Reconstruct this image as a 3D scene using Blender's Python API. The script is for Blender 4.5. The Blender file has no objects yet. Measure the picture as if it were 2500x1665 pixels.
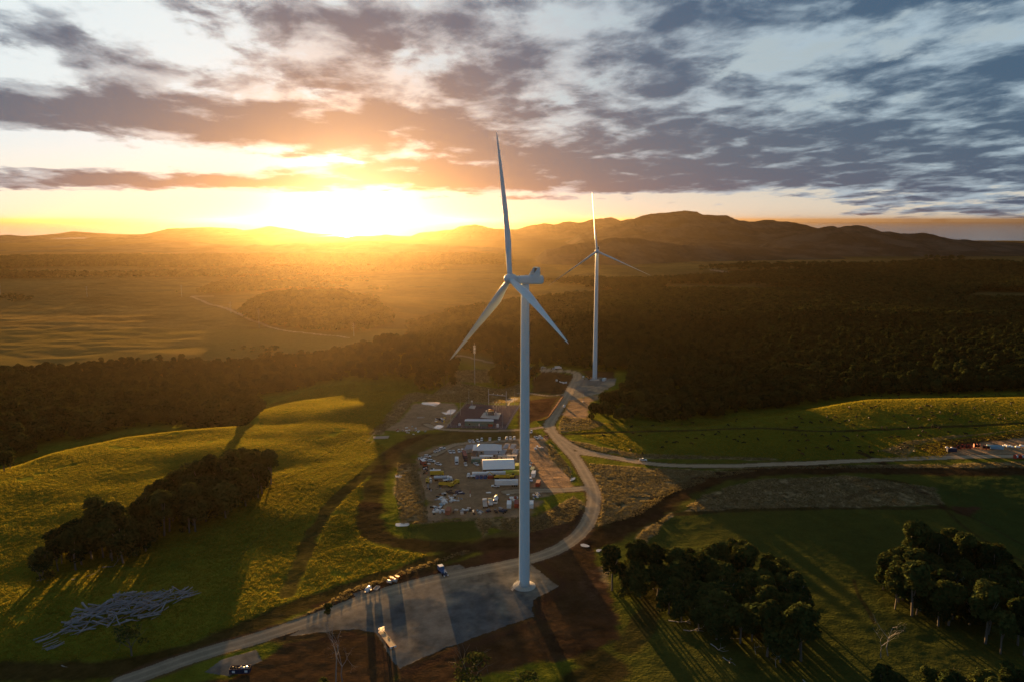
import bpy, math, random
import numpy as np
from mathutils import Vector, Matrix
R = math.radians
random.seed(7)
rng = np.random.default_rng(7)
C = bpy.context.scene.collection
SC = bpy.context.scene

# ------------------------------------------------------------------ camera, sun, exposure
F = 1800.0; HC = 161.0; PITCH = math.atan(294 / 1800.0)
cd = bpy.data.cameras.new('camera'); cam = bpy.data.objects.new('camera', cd); C.objects.link(cam)
cam.location = (0, 0, HC); cam.rotation_euler = (math.pi / 2 - PITCH, 0, 0)
cd.sensor_width = 36.0; cd.lens = F / 2500 * 36; cd.clip_start = 1.0; cd.clip_end = 200000
SC.camera = cam
SUN_AZ = R(-12.5); SUN_EL = R(1.7)          # azimuth from +Y, positive to +X
SDIR = Vector((math.sin(SUN_AZ) * math.cos(SUN_EL), math.cos(SUN_AZ) * math.cos(SUN_EL), math.sin(SUN_EL)))
ld = bpy.data.lights.new('sun', 'SUN'); sun = bpy.data.objects.new('sun', ld); C.objects.link(sun)
ld.energy = 5.0; ld.angle = R(0.5); ld.color = (1.0, 0.55, 0.19)
sun.rotation_euler = (-SDIR).to_track_quat('-Z', 'Y').to_euler()
SC.view_settings.view_transform = 'Standard'; SC.view_settings.look = 'None'; SC.view_settings.gamma = 1
EXPO = 3.1
SC.view_settings.exposure = EXPO
SC.render.engine = 'CYCLES'
SC.cycles.max_bounces = 5; SC.cycles.diffuse_bounces = 2; SC.cycles.glossy_bounces = 2
SC.cycles.transmission_bounces = 3; SC.cycles.volume_bounces = 0; SC.cycles.transparent_max_bounces = 8
SC.cycles.use_denoising = True; SC.cycles.denoiser = 'OPENIMAGEDENOISE'; SC.cycles.denoising_prefilter = 'ACCURATE'; SC.cycles.denoising_input_passes = 'RGB_ALBEDO_NORMAL'; SC.cycles.sample_clamp_indirect = 4
HAZE_DENSITY = 2.2e-5; HAZE_G = 0.84; HAZE_COL = (0.122, 0.094, 0.058, 1)

def pxdir(px, py):                           # direction through a source pixel (2500 x 1665)
    a, b = (px - 1250) / F, (832.5 - py) / F
    return Vector((a, math.cos(PITCH) + b * math.sin(PITCH), -math.sin(PITCH) + b * math.cos(PITCH))).normalized()

# ------------------------------------------------------------------ world: sky with altocumulus
W = bpy.data.worlds.new('World'); SC.world = W; W.use_nodes = True
nt = W.node_tree; nt.nodes.clear()
class G:                                     # a small node-expression helper
    def __init__(s, nt): s.nt = nt
    def node(s, t, **k):
        n = s.nt.nodes.new(t)
        for a, b in k.items(): setattr(n, a, b)
        return n
    def put(s, sock, v):
        if isinstance(v, bpy.types.NodeSocket): s.nt.links.new(v, sock)
        else: sock.default_value = v
    def m(s, op, a, b=0.0, c=0.0, clamp=False):
        n = s.node('ShaderNodeMath', operation=op, use_clamp=clamp)
        s.put(n.inputs[0], a); s.put(n.inputs[1], b); s.put(n.inputs[2], c)
        return n.outputs[0]
    def ss(s, x, a, b):
        n = s.node('ShaderNodeMapRange', interpolation_type='SMOOTHSTEP')
        s.put(n.inputs['Value'], x); s.put(n.inputs['From Min'], a); s.put(n.inputs['From Max'], b)
        return n.outputs['Result']
    def mix(s, f, a, b):
        n = s.node('ShaderNodeMix', data_type='RGBA')
        n.clamp_result = False
        s.put(n.inputs['Factor'], f); s.put(n.inputs['A'], c4(a)); s.put(n.inputs['B'], c4(b))
        return n.outputs['Result'] if False else n.outputs[2]
    def noise(s, vec, scale, detail=4, rough=0.5, dist=0.0, color=False):
        n = s.node('ShaderNodeTexNoise'); s.put(n.inputs['Vector'], vec)
        n.inputs['Scale'].default_value = scale; n.inputs['Detail'].default_value = detail
        n.inputs['Roughness'].default_value = rough; n.inputs['Distortion'].default_value = dist
        return n.outputs['Color' if color else 'Fac']
def c4(c):
    return c if isinstance(c, bpy.types.NodeSocket) or len(c) == 4 else (*c, 1.0)
_orig_mix = G.mix
def _mix(s, f, a, b):
    n = s.node('ShaderNodeMix', data_type='RGBA')
    s.put(n.inputs[0], f); s.put(n.inputs[6], c4(a)); s.put(n.inputs[7], c4(b))
    return n.outputs[2]
G.mix = _mix
g = G(nt)
tc = g.node('ShaderNodeTexCoord'); sep = g.node('ShaderNodeSeparateXYZ'); nt.links.new(tc.outputs['Generated'], sep.inputs[0])
dx, dy, dz = sep.outputs
az = g.m('ARCTAN2', dx, dy); el = g.m('ARCSINE', dz)
zz = g.m('ADD', g.m('MAXIMUM', dz, 0.0), 0.12)
cmb = g.node('ShaderNodeCombineXYZ')
px_, py_ = g.m('DIVIDE', dx, zz), g.m('DIVIDE', dy, zz)
# streets of cloud run a little askew to the view
g.put(cmb.inputs[0], g.m('MULTIPLY', g.m('ADD', px_, g.m('MULTIPLY', py_, 0.10)), 0.95))
g.put(cmb.inputs[1], g.m('MULTIPLY', g.m('ADD', py_, g.m('MULTIPLY', px_, -0.04)), 0.70))
P = cmb.outputs[0]
n1 = g.noise(P, 2.6, 8, 0.58, 0.2)
n2 = g.noise(P, 7.5, 5, 0.55, 0.3)
n3 = g.noise(P, 0.75, 3, 0.5, 0.0)
def gauss(x, y, rx, ry, amp):
    d = pxdir(x, y); a0 = math.atan2(d.x, d.y); e0 = math.asin(d.z)
    ax = g.m('MULTIPLY', g.m('SUBTRACT', az, a0), F / rx); ey = g.m('MULTIPLY', g.m('SUBTRACT', el, e0), F / ry)
    q = g.m('ADD', g.m('MULTIPLY', ax, ax), g.m('MULTIPLY', ey, ey))
    return g.m('MULTIPLY', g.m('EXPONENT', g.m('MULTIPLY', q, -1.0)), amp)
bias = g.m('ADD', g.m('MULTIPLY', g.ss(az, -0.55, 0.3), 0.17), 0.04)
for t in [(285,180,110,42,.24),(120,75,120,40,.12),(720,45,150,50,.22),(980,75,140,50,.18),(600,150,90,40,.10),(40,250,80,28,.12),
          (330,62,90,40,-.12),(450,120,90,40,-.10),(1010,20,70,25,-.18),(450,225,160,22,-.12),(1090,125,60,22,-.14),(740,125,70,40,-.12),
          (250,275,420,36,.30),(800,300,420,44,.24),(1150,350,420,40,.12),(1600,395,700,38,.14),(2100,330,500,110,.03),
          (300,378,420,26,-.34),(700,398,330,8,-.08),(650,335,260,26,.20),(830,170,130,40,.18),(60,340,160,16,-.12),
          (560,450,700,15,.50),(80,458,200,14,.20),(1180,425,420,22,.26),(1500,445,400,14,.10),(1250,485,260,7,.34),(1560,467,240,9,.22),
          (930,455,60,9,-.32),(2000,90,220,50,-.13),(2200,230,160,30,-.06),(1330,60,120,60,-.10),(1950,170,120,40,-.08),(1270,170,160,70,.12),
          (2300,455,300,22,.14),(2150,485,320,10,.16),(2350,515,260,12,.18)]:
    bias = g.m('ADD', bias, gauss(*t))
lowclr = g.ss(el, R(3.2), R(1.2))            # clear slot above the horizon
lowclr = g.m('MULTIPLY', lowclr, g.m('SUBTRACT', 0.40, g.m('MULTIPLY', g.ss(az, 0.28, 0.5), 0.20)))
den = g.m('SUBTRACT', g.m('ADD', g.m('ADD', n1, g.m('MULTIPLY', g.m('SUBTRACT', n2, 0.5), 0.40)), bias), lowclr)
den = g.m('ADD', den, g.m('MULTIPLY', g.m('SUBTRACT', n3, 0.5), 0.25))
n5 = g.noise(P, 3.4, 5, 0.55, 0.4)
dens = g.ss(g.m('ADD', den, g.m('MULTIPLY', g.m('SUBTRACT', n5, 0.5), 1.0)), 0.46, 0.86)                 # how thick the cloud is
cov = g.ss(den, 0.47, 0.64)                  # how much of the sky it hides
sd = g.node('ShaderNodeVectorMath', operation='DOT_PRODUCT'); nt.links.new(tc.outputs['Generated'], sd.inputs[0]); sd.inputs[1].default_value = pxdir(850, 520)
ang = g.m('ARCCOSINE', g.m('MINIMUM', sd.outputs['Value'], 0.99999))
near = g.m('EXPONENT', g.m('MULTIPLY', ang, -6.0)); glow = g.m('EXPONENT', g.m('MULTIPLY', g.m('MULTIPLY', ang, ang), -190.0))
front = g.ss(dy, -0.3, 0.5); hi = g.ss(el, R(16), R(60))
left = g.ss(az, 0.45, -0.45)
sky = g.node('ShaderNodeTexSky'); sky.sky_type = 'NISHITA'; sky.sun_disc = False; sky.sun_elevation = SUN_EL; sky.sun_rotation = SUN_AZ
sky.air_density = 1.0; sky.dust_density = 1.5
clear = g.mix(g.ss(el, R(0.3), R(6)), (1.0, 0.88, 0.68), (0.74, 0.83, 0.86))
clear = g.mix(g.m('MULTIPLY', g.ss(el, R(0.5), R(7)), g.m('SUBTRACT', 1.0, left)), clear, (0.34, 0.50, 0.62))
clear = g.mix(g.m('MULTIPLY', g.m('SUBTRACT', 1.0, left), 0.5), clear, (0.42, 0.44, 0.42))
lit = g.mix(g.m('MULTIPLY', near, 1.5, clamp=True), (0.36, 0.48, 0.57), (1.0, 0.82, 0.70))
drk = g.mix(g.m('MULTIPLY', near, 1.2, clamp=True), (0.042, 0.100, 0.180), (0.19, 0.155, 0.165))
cl = g.mix(dens, lit, drk)
col = g.mix(cov, clear, cl)
gw = g.mix(1.0, (0, 0, 0), (1.7, 1.5, 1.2))
vs = g.node('ShaderNodeVectorMath', operation='SCALE'); g.put(vs.inputs[0], gw); g.put(vs.inputs['Scale'], g.m('MULTIPLY', glow, g.m('SUBTRACT', 1.0, g.m('MULTIPLY', cov, 0.75))))
va = g.node('ShaderNodeVectorMath', operation='ADD'); g.put(va.inputs[0], col); g.put(va.inputs[1], vs.outputs[0])
# behind and above the camera: the bluer half of the dome
back = g.mix(g.ss(el, R(0), R(35)), (0.15, 0.32, 0.50), (0.11, 0.18, 0.26))
back = g.mix(g.m('MULTIPLY', cov, 0.35), back, (0.07, 0.11, 0.17))
col2 = g.mix(front, back, va.outputs[0])
col2 = g.mix(g.m('MULTIPLY', hi, 0.9), col2, (0.085, 0.115, 0.15))
col2 = g.mix(g.ss(el, R(-1), R(-4)), col2, (0.03, 0.03, 0.02))
k = 1.0 / (0.1 * 2 ** EXPO)
v1 = g.node('ShaderNodeVectorMath', operation='SCALE'); g.put(v1.inputs[0], col2); v1.inputs['Scale'].default_value = k
v2 = g.node('ShaderNodeVectorMath', operation='SCALE'); g.put(v2.inputs[0], sky.outputs[0]); v2.inputs['Scale'].default_value = 0.02
v3 = g.node('ShaderNodeVectorMath', operation='ADD'); g.put(v3.inputs[0], v1.outputs[0]); g.put(v3.inputs[1], v2.outputs[0])
bg = g.node('ShaderNodeBackground'); bg.inputs['Strength'].default_value = 0.1; g.put(bg.inputs['Color'], v3.outputs[0])
wo = g.node('ShaderNodeOutputWorld'); nt.links.new(bg.outputs[0], wo.inputs[0])
W.cycles.sampling_method = 'MANUAL'; W.cycles.sample_map_resolution = 512

# ------------------------------------------------------------------ numpy noise
_perm = np.random.default_rng(3).random((256, 256))
def vnoise(x, y):
    xi, yi = np.floor(x).astype(int), np.floor(y).astype(int); fx, fy = x - xi, y - yi
    fx = fx * fx * (3 - 2 * fx); fy = fy * fy * (3 - 2 * fy)
    a = _perm[xi & 255, yi & 255]; b = _perm[(xi + 1) & 255, yi & 255]; c = _perm[xi & 255, (yi + 1) & 255]; d = _perm[(xi + 1) & 255, (yi + 1) & 255]
    return (a + (b - a) * fx) * (1 - fy) + (c + (d - c) * fx) * fy
def fbm(x, y, w, o=4, rough=0.5):
    x, y = np.asarray(x, float) / w, np.asarray(y, float) / w
    t = 0; a = 1; s = 0
    for i in range(o):
        t = t + a * (vnoise(x + 17.3 * i, y - 9.1 * i) * 2 - 1); s += a; a *= rough
        x, y = (x * 0.8 - y * 0.6) * 2.03, (x * 0.6 + y * 0.8) * 2.03
    return t / s
def S(t, a, b):
    t = np.clip((t - a) / (b - a), 0, 1); return t * t * (3 - 2 * t)

# ------------------------------------------------------------------ the lie of the land
def _edge(pts):                              # forest edges: ratio x/y against distance, read on level ground
    s_, d_ = [], []
    for px, py in pts:
        v = pxdir(px, py); s_.append(v.x / v.y); d_.append(HC / -v.z * v.y)
    return np.array(s_), np.array(d_)
EDL = _edge([(-500,1250),(-100,1160),(60,1115),(160,1078),(308,1046),(414,1035),(600,1018),(650,975),(743,950),(902,936),(1000,930)])
EDR = _edge([(1437,1010),(1500,1028),(1592,1030),(1720,1022),(1805,1006),(1911,996),(2017,982),(2123,966),(2500,958),(3000,950)])
def H(x, y):
    x = np.asarray(x, float); y = np.asarray(y, float)
    xr = x / np.maximum(y, 1)
    rt = S(xr, -0.02, 0.16)                                             # 0 on the left, 1 on the right
    h = -0.02 * np.clip(y - 400, 0, 400)
    yl = np.interp(xr, *EDL); yr = np.interp(xr, *EDR)
    lf = 1 - S(xr, -0.16, -0.07)
    h = h - lf * 21 * S(y, yl - 12, yl + 42) - (52 - 21 * lf) * S(y, 600 + 110 * rt, 1030 + 1160 * rt)
    h = h - 22 * S(xr, 0.16, 0.30) * S(y, yr - 15, yr + 55) * (1 - S(y, 1500, 2200))
    h = h + 56 * np.exp(-(((x + 142) / 92.0) ** 2 + ((y - 915) / 120.0) ** 2))      # wooded shoulder left of the track
    h = h + (44 - 16 * rt) * np.exp(-(((x - 5) / 168.0) ** 4 + ((y - 1140) / 140.0) ** 2))       # wooded hill closing the middle
    h = h + 16 * np.exp(-(((x - 50) / 80.0) ** 2 + ((y - 935) / 75.0) ** 2))         # wooded rise behind the far turbine
    h = h + 4.5 * S(xr, 0.26, 0.5) * np.exp(-((y - 640) / 75.0) ** 2)     # crest of the cattle paddock
    # rolling meadow on the left
    m = S(-x, 30, 110) * S(y, 240, 330) * (1 - S(y, 700, 900))
    h = h + m * (2.5 * fbm(x * 0.75 + 40, y * 1.25, 105, 2) + 0.8 * fbm(x, y + 300, 32, 2))
    h = h + 3.2 * np.exp(-(((x + 215) / 90.0) ** 2 + ((y - 505) / 28.0) ** 2))
    h = h + 2.8 * np.exp(-(((x + 95) / 70.0) ** 2 + ((y - 655 - 0.12 * (x + 95)) / 26.0) ** 2))
    h = h + 0.9 * S(xr, 0.10, 0.2) * (1 - S(y, 600, 700)) * fbm(x, y, 70, 3)
    h = h - 5.0 * S(x, 120, 330) * (1 - S(y, 330, 480))
    h = h + S(y, 950, 1150) * (3.2 * fbm(x * 0.6, y, 110, 4) + 0.9 * fbm(x * .6, y, 28, 2) * (1 - S(y, 2200, 3000)))
    h = h + 38 * np.exp(-(((x + 455) / 200.0) ** 2 + ((y - 1820) / 170.0) ** 2))   # wooded knoll in the plain
    h = h + 7 * S(xr, 0.02, 0.1) * S(y, 1300, 1600) * (1 - S(y, 2000, 2600)) * (0.6 + fbm(x, y, 500, 2))
    h = h + 20 * S(y, 2600, 4200) * fbm(x * 0.55, y, 900, 3) + 10 * S(y, 2600, 3400)
    h = h - 30 * S(xr, 0.36, 0.44) * S(y, 8000, 9000) - 20 * S(-xr, 0.42, 0.55) * S(y, 7000, 8200)
    h = h - 30 * S(y, 9300, 10800)
    return h

def at(px, py, ymax=12000):                  # the ground point seen at a source pixel
    px = np.atleast_1d(np.asarray(px, float)); py = np.atleast_1d(np.asarray(py, float))
    a, b = (px - 1250) / F, (832.5 - py) / F
    dxx, dyy, dzz = a, math.cos(PITCH) + b * math.sin(PITCH), -math.sin(PITCH) + b * math.cos(PITCH)
    ts = np.concatenate([np.arange(120, 1400, 2.0), np.geomspace(1400, ymax, 500)])
    X = dxx[:, None] * ts; Y = dyy[:, None] * ts; Z = HC + dzz[:, None] * ts
    below = Z < H(X, Y); i = np.where(below.any(1), below.argmax(1), len(ts) - 1); i = np.maximum(i, 1)
    r = np.arange(len(px)); t0, t1 = ts[i - 1], ts[i]
    d0 = Z[r, i - 1] - H(X[r, i - 1], Y[r, i - 1]); d1 = Z[r, i] - H(X[r, i], Y[r, i])
    t = t0 + (t1 - t0) * np.clip(d0 / np.maximum(d0 - d1, 1e-6), 0, 1)
    x, y = dxx * t, dyy * t
    return np.stack([x, y, H(x, y)], 1)
def A1(px, py): return Vector(at(px, py)[0])
def ppoly(pts): p = at([q[0] for q in pts], [q[1] for q in pts]); return p[:, :2]
def project(x, y, z):
    x, y, z = np.asarray(x), np.asarray(y), np.asarray(z) - HC
    c = y * math.cos(PITCH) - z * math.sin(PITCH); u = y * math.sin(PITCH) + z * math.cos(PITCH)
    return 1250 + F * x / c, 832.5 - F * u / c
def inpoly(x, y, P):
    P = np.asarray(P); ins = np.zeros(np.shape(x), bool); j = len(P) - 1
    for i in range(len(P)):
        xi, yi = P[i]; xj, yj = P[j]
        if yi != yj:
            c = ((yi > y) != (yj > y)) & (x < (xj - xi) * (y - yi) / (yj - yi) + xi); ins ^= c
        j = i
    return ins
def dist_line(x, y, P, closed=False):
    P = np.asarray(P); d = np.full(np.shape(x), 1e9); n = len(P)
    for i in range(n if closed else n - 1):
        a, b = P[i], P[(i + 1) % n]; ab = b - a; L = (ab ** 2).sum() + 1e-9
        t = np.clip(((x - a[0]) * ab[0] + (y - a[1]) * ab[1]) / L, 0, 1)
        d = np.minimum(d, np.hypot(x - a[0] - t * ab[0], y - a[1] - t * ab[1]))
    return d
def smooth_line(P, n=8):                      # Catmull-Rom through the points
    P = np.asarray(P, float); Q = np.vstack([2 * P[0] - P[1], P, 2 * P[-1] - P[-2]]); out = []
    for i in range(1, len(Q) - 2):
        for t in np.linspace(0, 1, n, endpoint=False):
            out.append(0.5 * ((2 * Q[i]) + (-Q[i-1] + Q[i+1]) * t + (2*Q[i-1] - 5*Q[i] + 4*Q[i+1] - Q[i+2]) * t*t + (-Q[i-1] + 3*Q[i] - 3*Q[i+1] + Q[i+2]) * t**3))
    out.append(P[-1]); return np.array(out)
# the zone tables below were traced in photograph pixels and are laid on the ground as world coordinates
exec_zone = {}
def zone(px_pts): return ppoly(px_pts)
def line(px_pts, n=6): return smooth_line(ppoly(px_pts), n)

ROADS = [  # (line, half width)
    (line([(300,1664),(480,1600),(640,1553),(780,1505),(900,1458),(1030,1420),(1160,1393),(1290,1365),(1370,1335),(1425,1290),(1447,1240),(1447,1195),(1425,1150),(1402,1115),(1378,1090),(1352,1060),(1340,1035)]), 4.2),
    (line([(1340,1035),(1362,1000),(1385,965),(1398,940),(1410,918),(1400,908),(1370,905),(1330,903),(1290,902)]), 4.6),
    (line([(1402,1115),(1405,1105),(1440,1108),(1520,1120),(1620,1134),(1750,1137),(1900,1132),(2050,1126),(2250,1118),(2500,1112),(2620,1110)]), 3.6),
    (line([(1340,1050),(1400,1090),(1470,1110),(1560,1127)]), 4.0),
    (line([(1435,1190),(1380,1195),(1300,1197),(1240,1200)]), 4.0),
    (line([(1340,1040),(1280,1048),(1180,1051),(1080,1047),(1040,1035)]), 2.6),
    (line([(1330,1070),(1260,1073),(1180,1080),(1110,1085),(1060,1110)]), 3.0),
    (line([(1262,960),(1330,965),(1380,962)]), 1.6),
]
FARROADS = [(line([(476,728),(495,735),(540,750),(600,775),(645,793),(700,808),(780,817),(850,825)]), 3.6), (line([(476,728),(470,724),(520,724)]), 2.5),
            (line([(1078,862),(1120,868),(1160,876),(1200,885)]), 4.5), (line([(1740,660),(1765,664),(1780,668),(1795,675)]), 16.0)]
PAD = zone([(700,1553),(800,1500),(900,1455),(1000,1428),(1130,1398),(1290,1370),(1364,1430),(1300,1465),(1303,1504),(1150,1557),(1080,1585),(975,1630),(915,1540),(860,1535)])
PADS2 = [zone([(862,1448),(885,1440),(912,1468),(885,1480)]), zone([(1070,1385),(1122,1377),(1158,1400),(1100,1420)]), zone([(500,1640),(540,1610),(625,1585),(640,1612),(560,1650)])]
CRANE2 = zone([(1400,925),(1440,920),(1505,925),(1500,940),(1470,958),(1400,975),(1385,975)])
YARD = zone([(1020,1110),(1060,1090),(1150,1076),(1330,1072),(1345,1120),(1400,1175),(1395,1196),(1300,1215),(1320,1225),(1290,1262),(1180,1265),(1045,1272),(1036,1200),(1022,1160)])
SUBST = zone([(1089,1044),(1140,984),(1272,988),(1236,1048)])
LAY2 = zone([(960,1040),(1010,985),(1060,982),(1110,985),(1120,1000),(1088,1045),(990,1052),(930,1050)])
LAYR = zone([(1372,1010),(1395,975),(1470,962),(1440,985),(1432,1020),(1400,1030)])
RSITE = zone([(2290,1118),(2330,1095),(2400,1080),(2500,1066),(2600,1060),(2600,1118)])
TRACKS = [  # dark worn or ploughed bands: line, half width, strength
    (line([(0,1640),(300,1630),(520,1570),(680,1500),(800,1455),(980,1395),(1130,1345),(1230,1325)]), 7, .85),
    (line([(905,1235),(903,1275),(930,1310),(1010,1330),(1100,1335),(1230,1325)]), 8, .9),
    (line([(940,1140),(915,1180),(905,1235)]), 7, .8), (line([(1000,1075),(960,1110),(930,1150)]), 5, .6),
    (line([(700,1450),(735,1370),(770,1290),(830,1210),(900,1150),(960,1095),(1040,1062)]), 4.5, .75),
    (line([(1360,1060),(1500,1055),(1700,1050),(1850,1045),(2000,1052),(2150,1048),(2500,1033),(2600,1028)]), 3.0, .8),
    (line([(1450,1320),(1560,1270),(1640,1215),(1720,1175),(1850,1152),(2050,1145),(2300,1150),(2600,1148)]), 9, .95),
    (line([(1450,1290),(1540,1272),(1620,1258),(1800,1245),(2000,1240),(2300,1238)]), 2.5, .7),
    (line([(2100,1105),(2140,1122),(2180,1145)]), 3.5, .9), (line([(2080,1175),(2150,1170),(2210,1180),(2270,1215),(2310,1240)]), 3.0, .7),
    (line([(2300,1235),(2360,1290),(2440,1340),(2560,1400)]), 1.3, .5), (line([(2300,1235),(2390,1270),(2480,1320),(2600,1370)]), 1.0, .5),
    (line([(1340,1560),(1440,1600),(1500,1640),(1420,1665)]), 7, .8), (line([(1600,1440),(1590,1480),(1560,1530),(1530,1580)]), 6, .6),
    (line([(2085,1415),(2095,1450),(2120,1490),(2135,1520)]), 1.0, .6),
    (line([(580,1250),(640,1190),(760,1130),(850,1075)]), .5, .5), (line([(560,1390),(640,1300),(760,1200),(870,1120)]), .4, .5),
    (line([(2065,1215),(2120,1200),(2190,1195)]), 3.0, .8)]
REDEARTH = [zone([(760,1480),(850,1445),(980,1405),(1130,1365),(1290,1330),(1300,1360),(1130,1392),(1000,1422),(880,1465),(780,1500)]),
            zone([(1180,1330),(1300,1300),(1390,1275),(1420,1240),(1440,1280),(1360,1335),(1290,1365),(1180,1380)]),
            zone([(1300,1370),(1380,1330),(1440,1300),(1500,1500),(1510,1560),(1420,1600),(1300,1620),(1100,1665),(950,1700),(980,1635),(1080,1590),(1310,1510),(1300,1466),(1370,1430)]),
            zone([(300,1700),(560,1650),(700,1570),(860,1540),(920,1560),(960,1640),(980,1760),(300,1760)]),
            zone([(1300,925),(1330,905),(1400,915),(1395,940),(1370,962),(1300,958)]), zone([(1420,905),(1500,905),(1500,930),(1430,920)]),
            zone([(1270,980),(1360,970),(1340,1010),(1280,1040),(1262,1048)]), zone([(2230,1090),(2300,1075),(2500,1052),(2600,1045),(2600,1075),(2340,1100),(2290,1115)]),
            zone([(2320,1235),(2390,1238),(2375,1262),(2330,1255)])]
DRY = [zone([(1435,1130),(1560,1140),(1750,1150),(1850,1148),(1740,1168),(1640,1205),(1560,1258),(1460,1285),(1465,1200)]),
       zone([(1660,1250),(1720,1205),(1850,1170),(2060,1160),(2280,1190),(2300,1230),(2000,1238),(1800,1243)]),
       zone([(1420,1395),(1500,1370),(1480,1430),(1440,1460),(1415,1420)]), zone([(1560,1300),(1640,1250),(1600,1310),(1540,1350)]),
       zone([(1305,1085),(1345,1085),(1390,1140),(1395,1170),(1370,1185),(1320,1180),(1300,1130)]),
       zone([(970,1130),(1020,1130),(1040,1200),(1045,1270),(1180,1262),(1320,1262),(1400,1210),(1425,1230),(1400,1270),(1300,1300),(1200,1290),(1180,1310),(1160,1270),(980,1280),(965,1200)]),
       zone([(1365,1035),(1375,1015),(1440,1022),(1480,1035),(1440,1048),(1365,1055)]), zone([(1370,1070),(1560,1108),(1900,1118),(1900,1124),(1560,1118),(1450,1100)]),
       zone([(690,1550),(800,1490),(870,1465),(850,1440),(780,1480),(700,1525)]), zone([(820,1450),(980,1395),(1130,1345),(1160,1340),(1000,1400),(860,1445)]),
       zone([(2150,1100),(2220,1075),(2330,1062),(2500,1048),(2330,1068),(2240,1085),(2210,1115)]), zone([(1750,1145),(2100,1135),(2600,1125),(2600,1140),(2100,1142)]),
       zone([(900,1060),(960,990),(985,965),(1100,930),(1270,935),(1270,980),(1130,982),(1010,980),(930,1060)]), zone([(1110,905),(1190,900),(1195,932),(1110,935)])]
GREENFIELD = [zone([(2300,1165),(2600,1155),(2600,1400),(2400,1290),(2280,1200)]), zone([(980,1285),(1190,1262),(1185,1310),(1010,1325)])]

# ------------------------------------------------------------------ ground mesh, cut into ground, roads and pads
def mesh_from(name, V, Fc, mat, smooth=True, cols=None):
    me = bpy.data.meshes.new(name); V = np.asarray(V, np.float32); Fc = np.asarray(Fc, np.int32)
    k = Fc.shape[1]
    me.vertices.add(len(V)); me.vertices.foreach_set('co', V.ravel())
    me.loops.add(len(Fc) * k); me.loops.foreach_set('vertex_index', Fc.ravel())
    me.polygons.add(len(Fc)); me.polygons.foreach_set('loop_start', np.arange(0, len(Fc) * k, k, dtype=np.int32))
    me.polygons.foreach_set('loop_total', np.full(len(Fc), k, np.int32))
    if cols is not None:
        a = me.color_attributes.new('albedo', 'FLOAT_COLOR', 'POINT'); a.data.foreach_set('color', np.asarray(cols, np.float32).ravel())
    me.update(calc_edges=True); me.validate()
    me.polygons.foreach_set('use_smooth', np.full(len(Fc), smooth)); me.materials.append(mat)
    return me
def link(name, me, parent=None):
    o = bpy.data.objects.new(name, me); C.objects.link(o)
    if parent: o.parent = parent
    return o
def ground_mat(name, bump, scale, rough, detail_col=0.5, scale2=None):
    m = bpy.data.materials.new(name); m.use_nodes = True; nt = m.node_tree; g = G(nt)
    b = nt.nodes['Principled BSDF']; at_ = g.node('ShaderNodeAttribute', attribute_name='albedo')
    tcn = g.node('ShaderNodeTexCoord'); P = tcn.outputs['Object']
    n = g.noise(P, scale, 3, 0.65); n2 = g.noise(P, scale2 or scale * 0.13, 4, 0.6)
    f = g.m('ADD', g.m('MULTIPLY', n, detail_col * 1.6), g.m('MULTIPLY', n2, detail_col * 1.2))
    f = g.m('ADD', f, 1.0 - detail_col * 1.4)
    v = g.node('ShaderNodeVectorMath', operation='SCALE'); g.put(v.inputs[0], at_.outputs['Color']); g.put(v.inputs['Scale'], g.m('MAXIMUM', f, 0.15))
    g.put(b.inputs['Base Color'], v.outputs[0]); b.inputs['Roughness'].default_value = rough
    b.inputs['Specular IOR Level'].default_value = 0.0
    bp = g.node('ShaderNodeBump'); bp.inputs['Distance'].default_value = bump; g.put(bp.inputs['Strength'], at_.outputs['Alpha'])
    g.put(bp.inputs['Height'], g.m('ADD', n, g.m('MULTIPLY', n2, 2.0))); g.put(b.inputs['Normal'], bp.outputs[0])
    return m
M_GROUND = ground_mat('grass_and_soil', 0.8, 0.9, 0.95)
M_GRAVEL = ground_mat('gravel', 0.02, 1.3, 0.9, 0.28)

ys = [150.0, 165, 180, 195, 207, 217]
pyv = np.concatenate([np.arange(1715, 880, -1.5), np.arange(880, 640, -1.0), np.arange(640, 586, -0.8)])
zref = np.where(pyv > 930, -4.0, np.interp(pyv, [640, 800, 880, 930], [-50, -50, -30, -8]))
dep = np.arctan((pyv - 832.5) / F) + PITCH
ys = np.array(ys + sorted((HC - zref) / np.tan(dep)))
ys = ys[ys < 8600]; ys = np.maximum.accumulate(ys)
ys = np.concatenate([ys[np.concatenate([[True], np.diff(ys) > 0.3])], np.geomspace(8800, 30000, 40)])
sx = np.linspace(-1.15, 1.15, 1500)
gy, gs = np.meshgrid(ys, sx, indexing='ij'); gx = gs * gy; gz = H(gx, gy)
# worn ruts and hummocks
hum = 0.08 * fbm(gx, gy, 5.0, 2) * (gy < 900)
X, Y = gx.ravel(), gy.ravel()
near_m = Y < 1500
xn, yn = X[near_m], Y[near_m]
cols = np.zeros((len(X), 4)); cols[:, 3] = 1
def lerp(a, b, f): return a + (np.asarray(b) - a) * f[:, None]
n_a = fbm(xn, yn, 60, 4); n_b = fbm(xn, yn, 9, 4, .6); n_c = fbm(xn + 500, yn, 2.6, 3, .6)
green = np.array([0.108, 0.122, 0.014]); 
c = np.tile(green, (len(xn), 1)) * (1 + 0.16 * n_a + 0.18 * n_b + 0.22 * n_c)[:, None]
c = lerp(c, np.array([0.19, 0.155, 0.018]), S(n_a + 0.6 * n_b, 0.0, 0.6) * 0.45)
side = S(xn / yn, 0.0, 0.25) * (1 - S(yn, 420, 560))  # lower right grass darkened, its shade put into the albedo
c = lerp(c, np.array([0.034, 0.042, 0.014]), side * 0.8)
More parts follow.
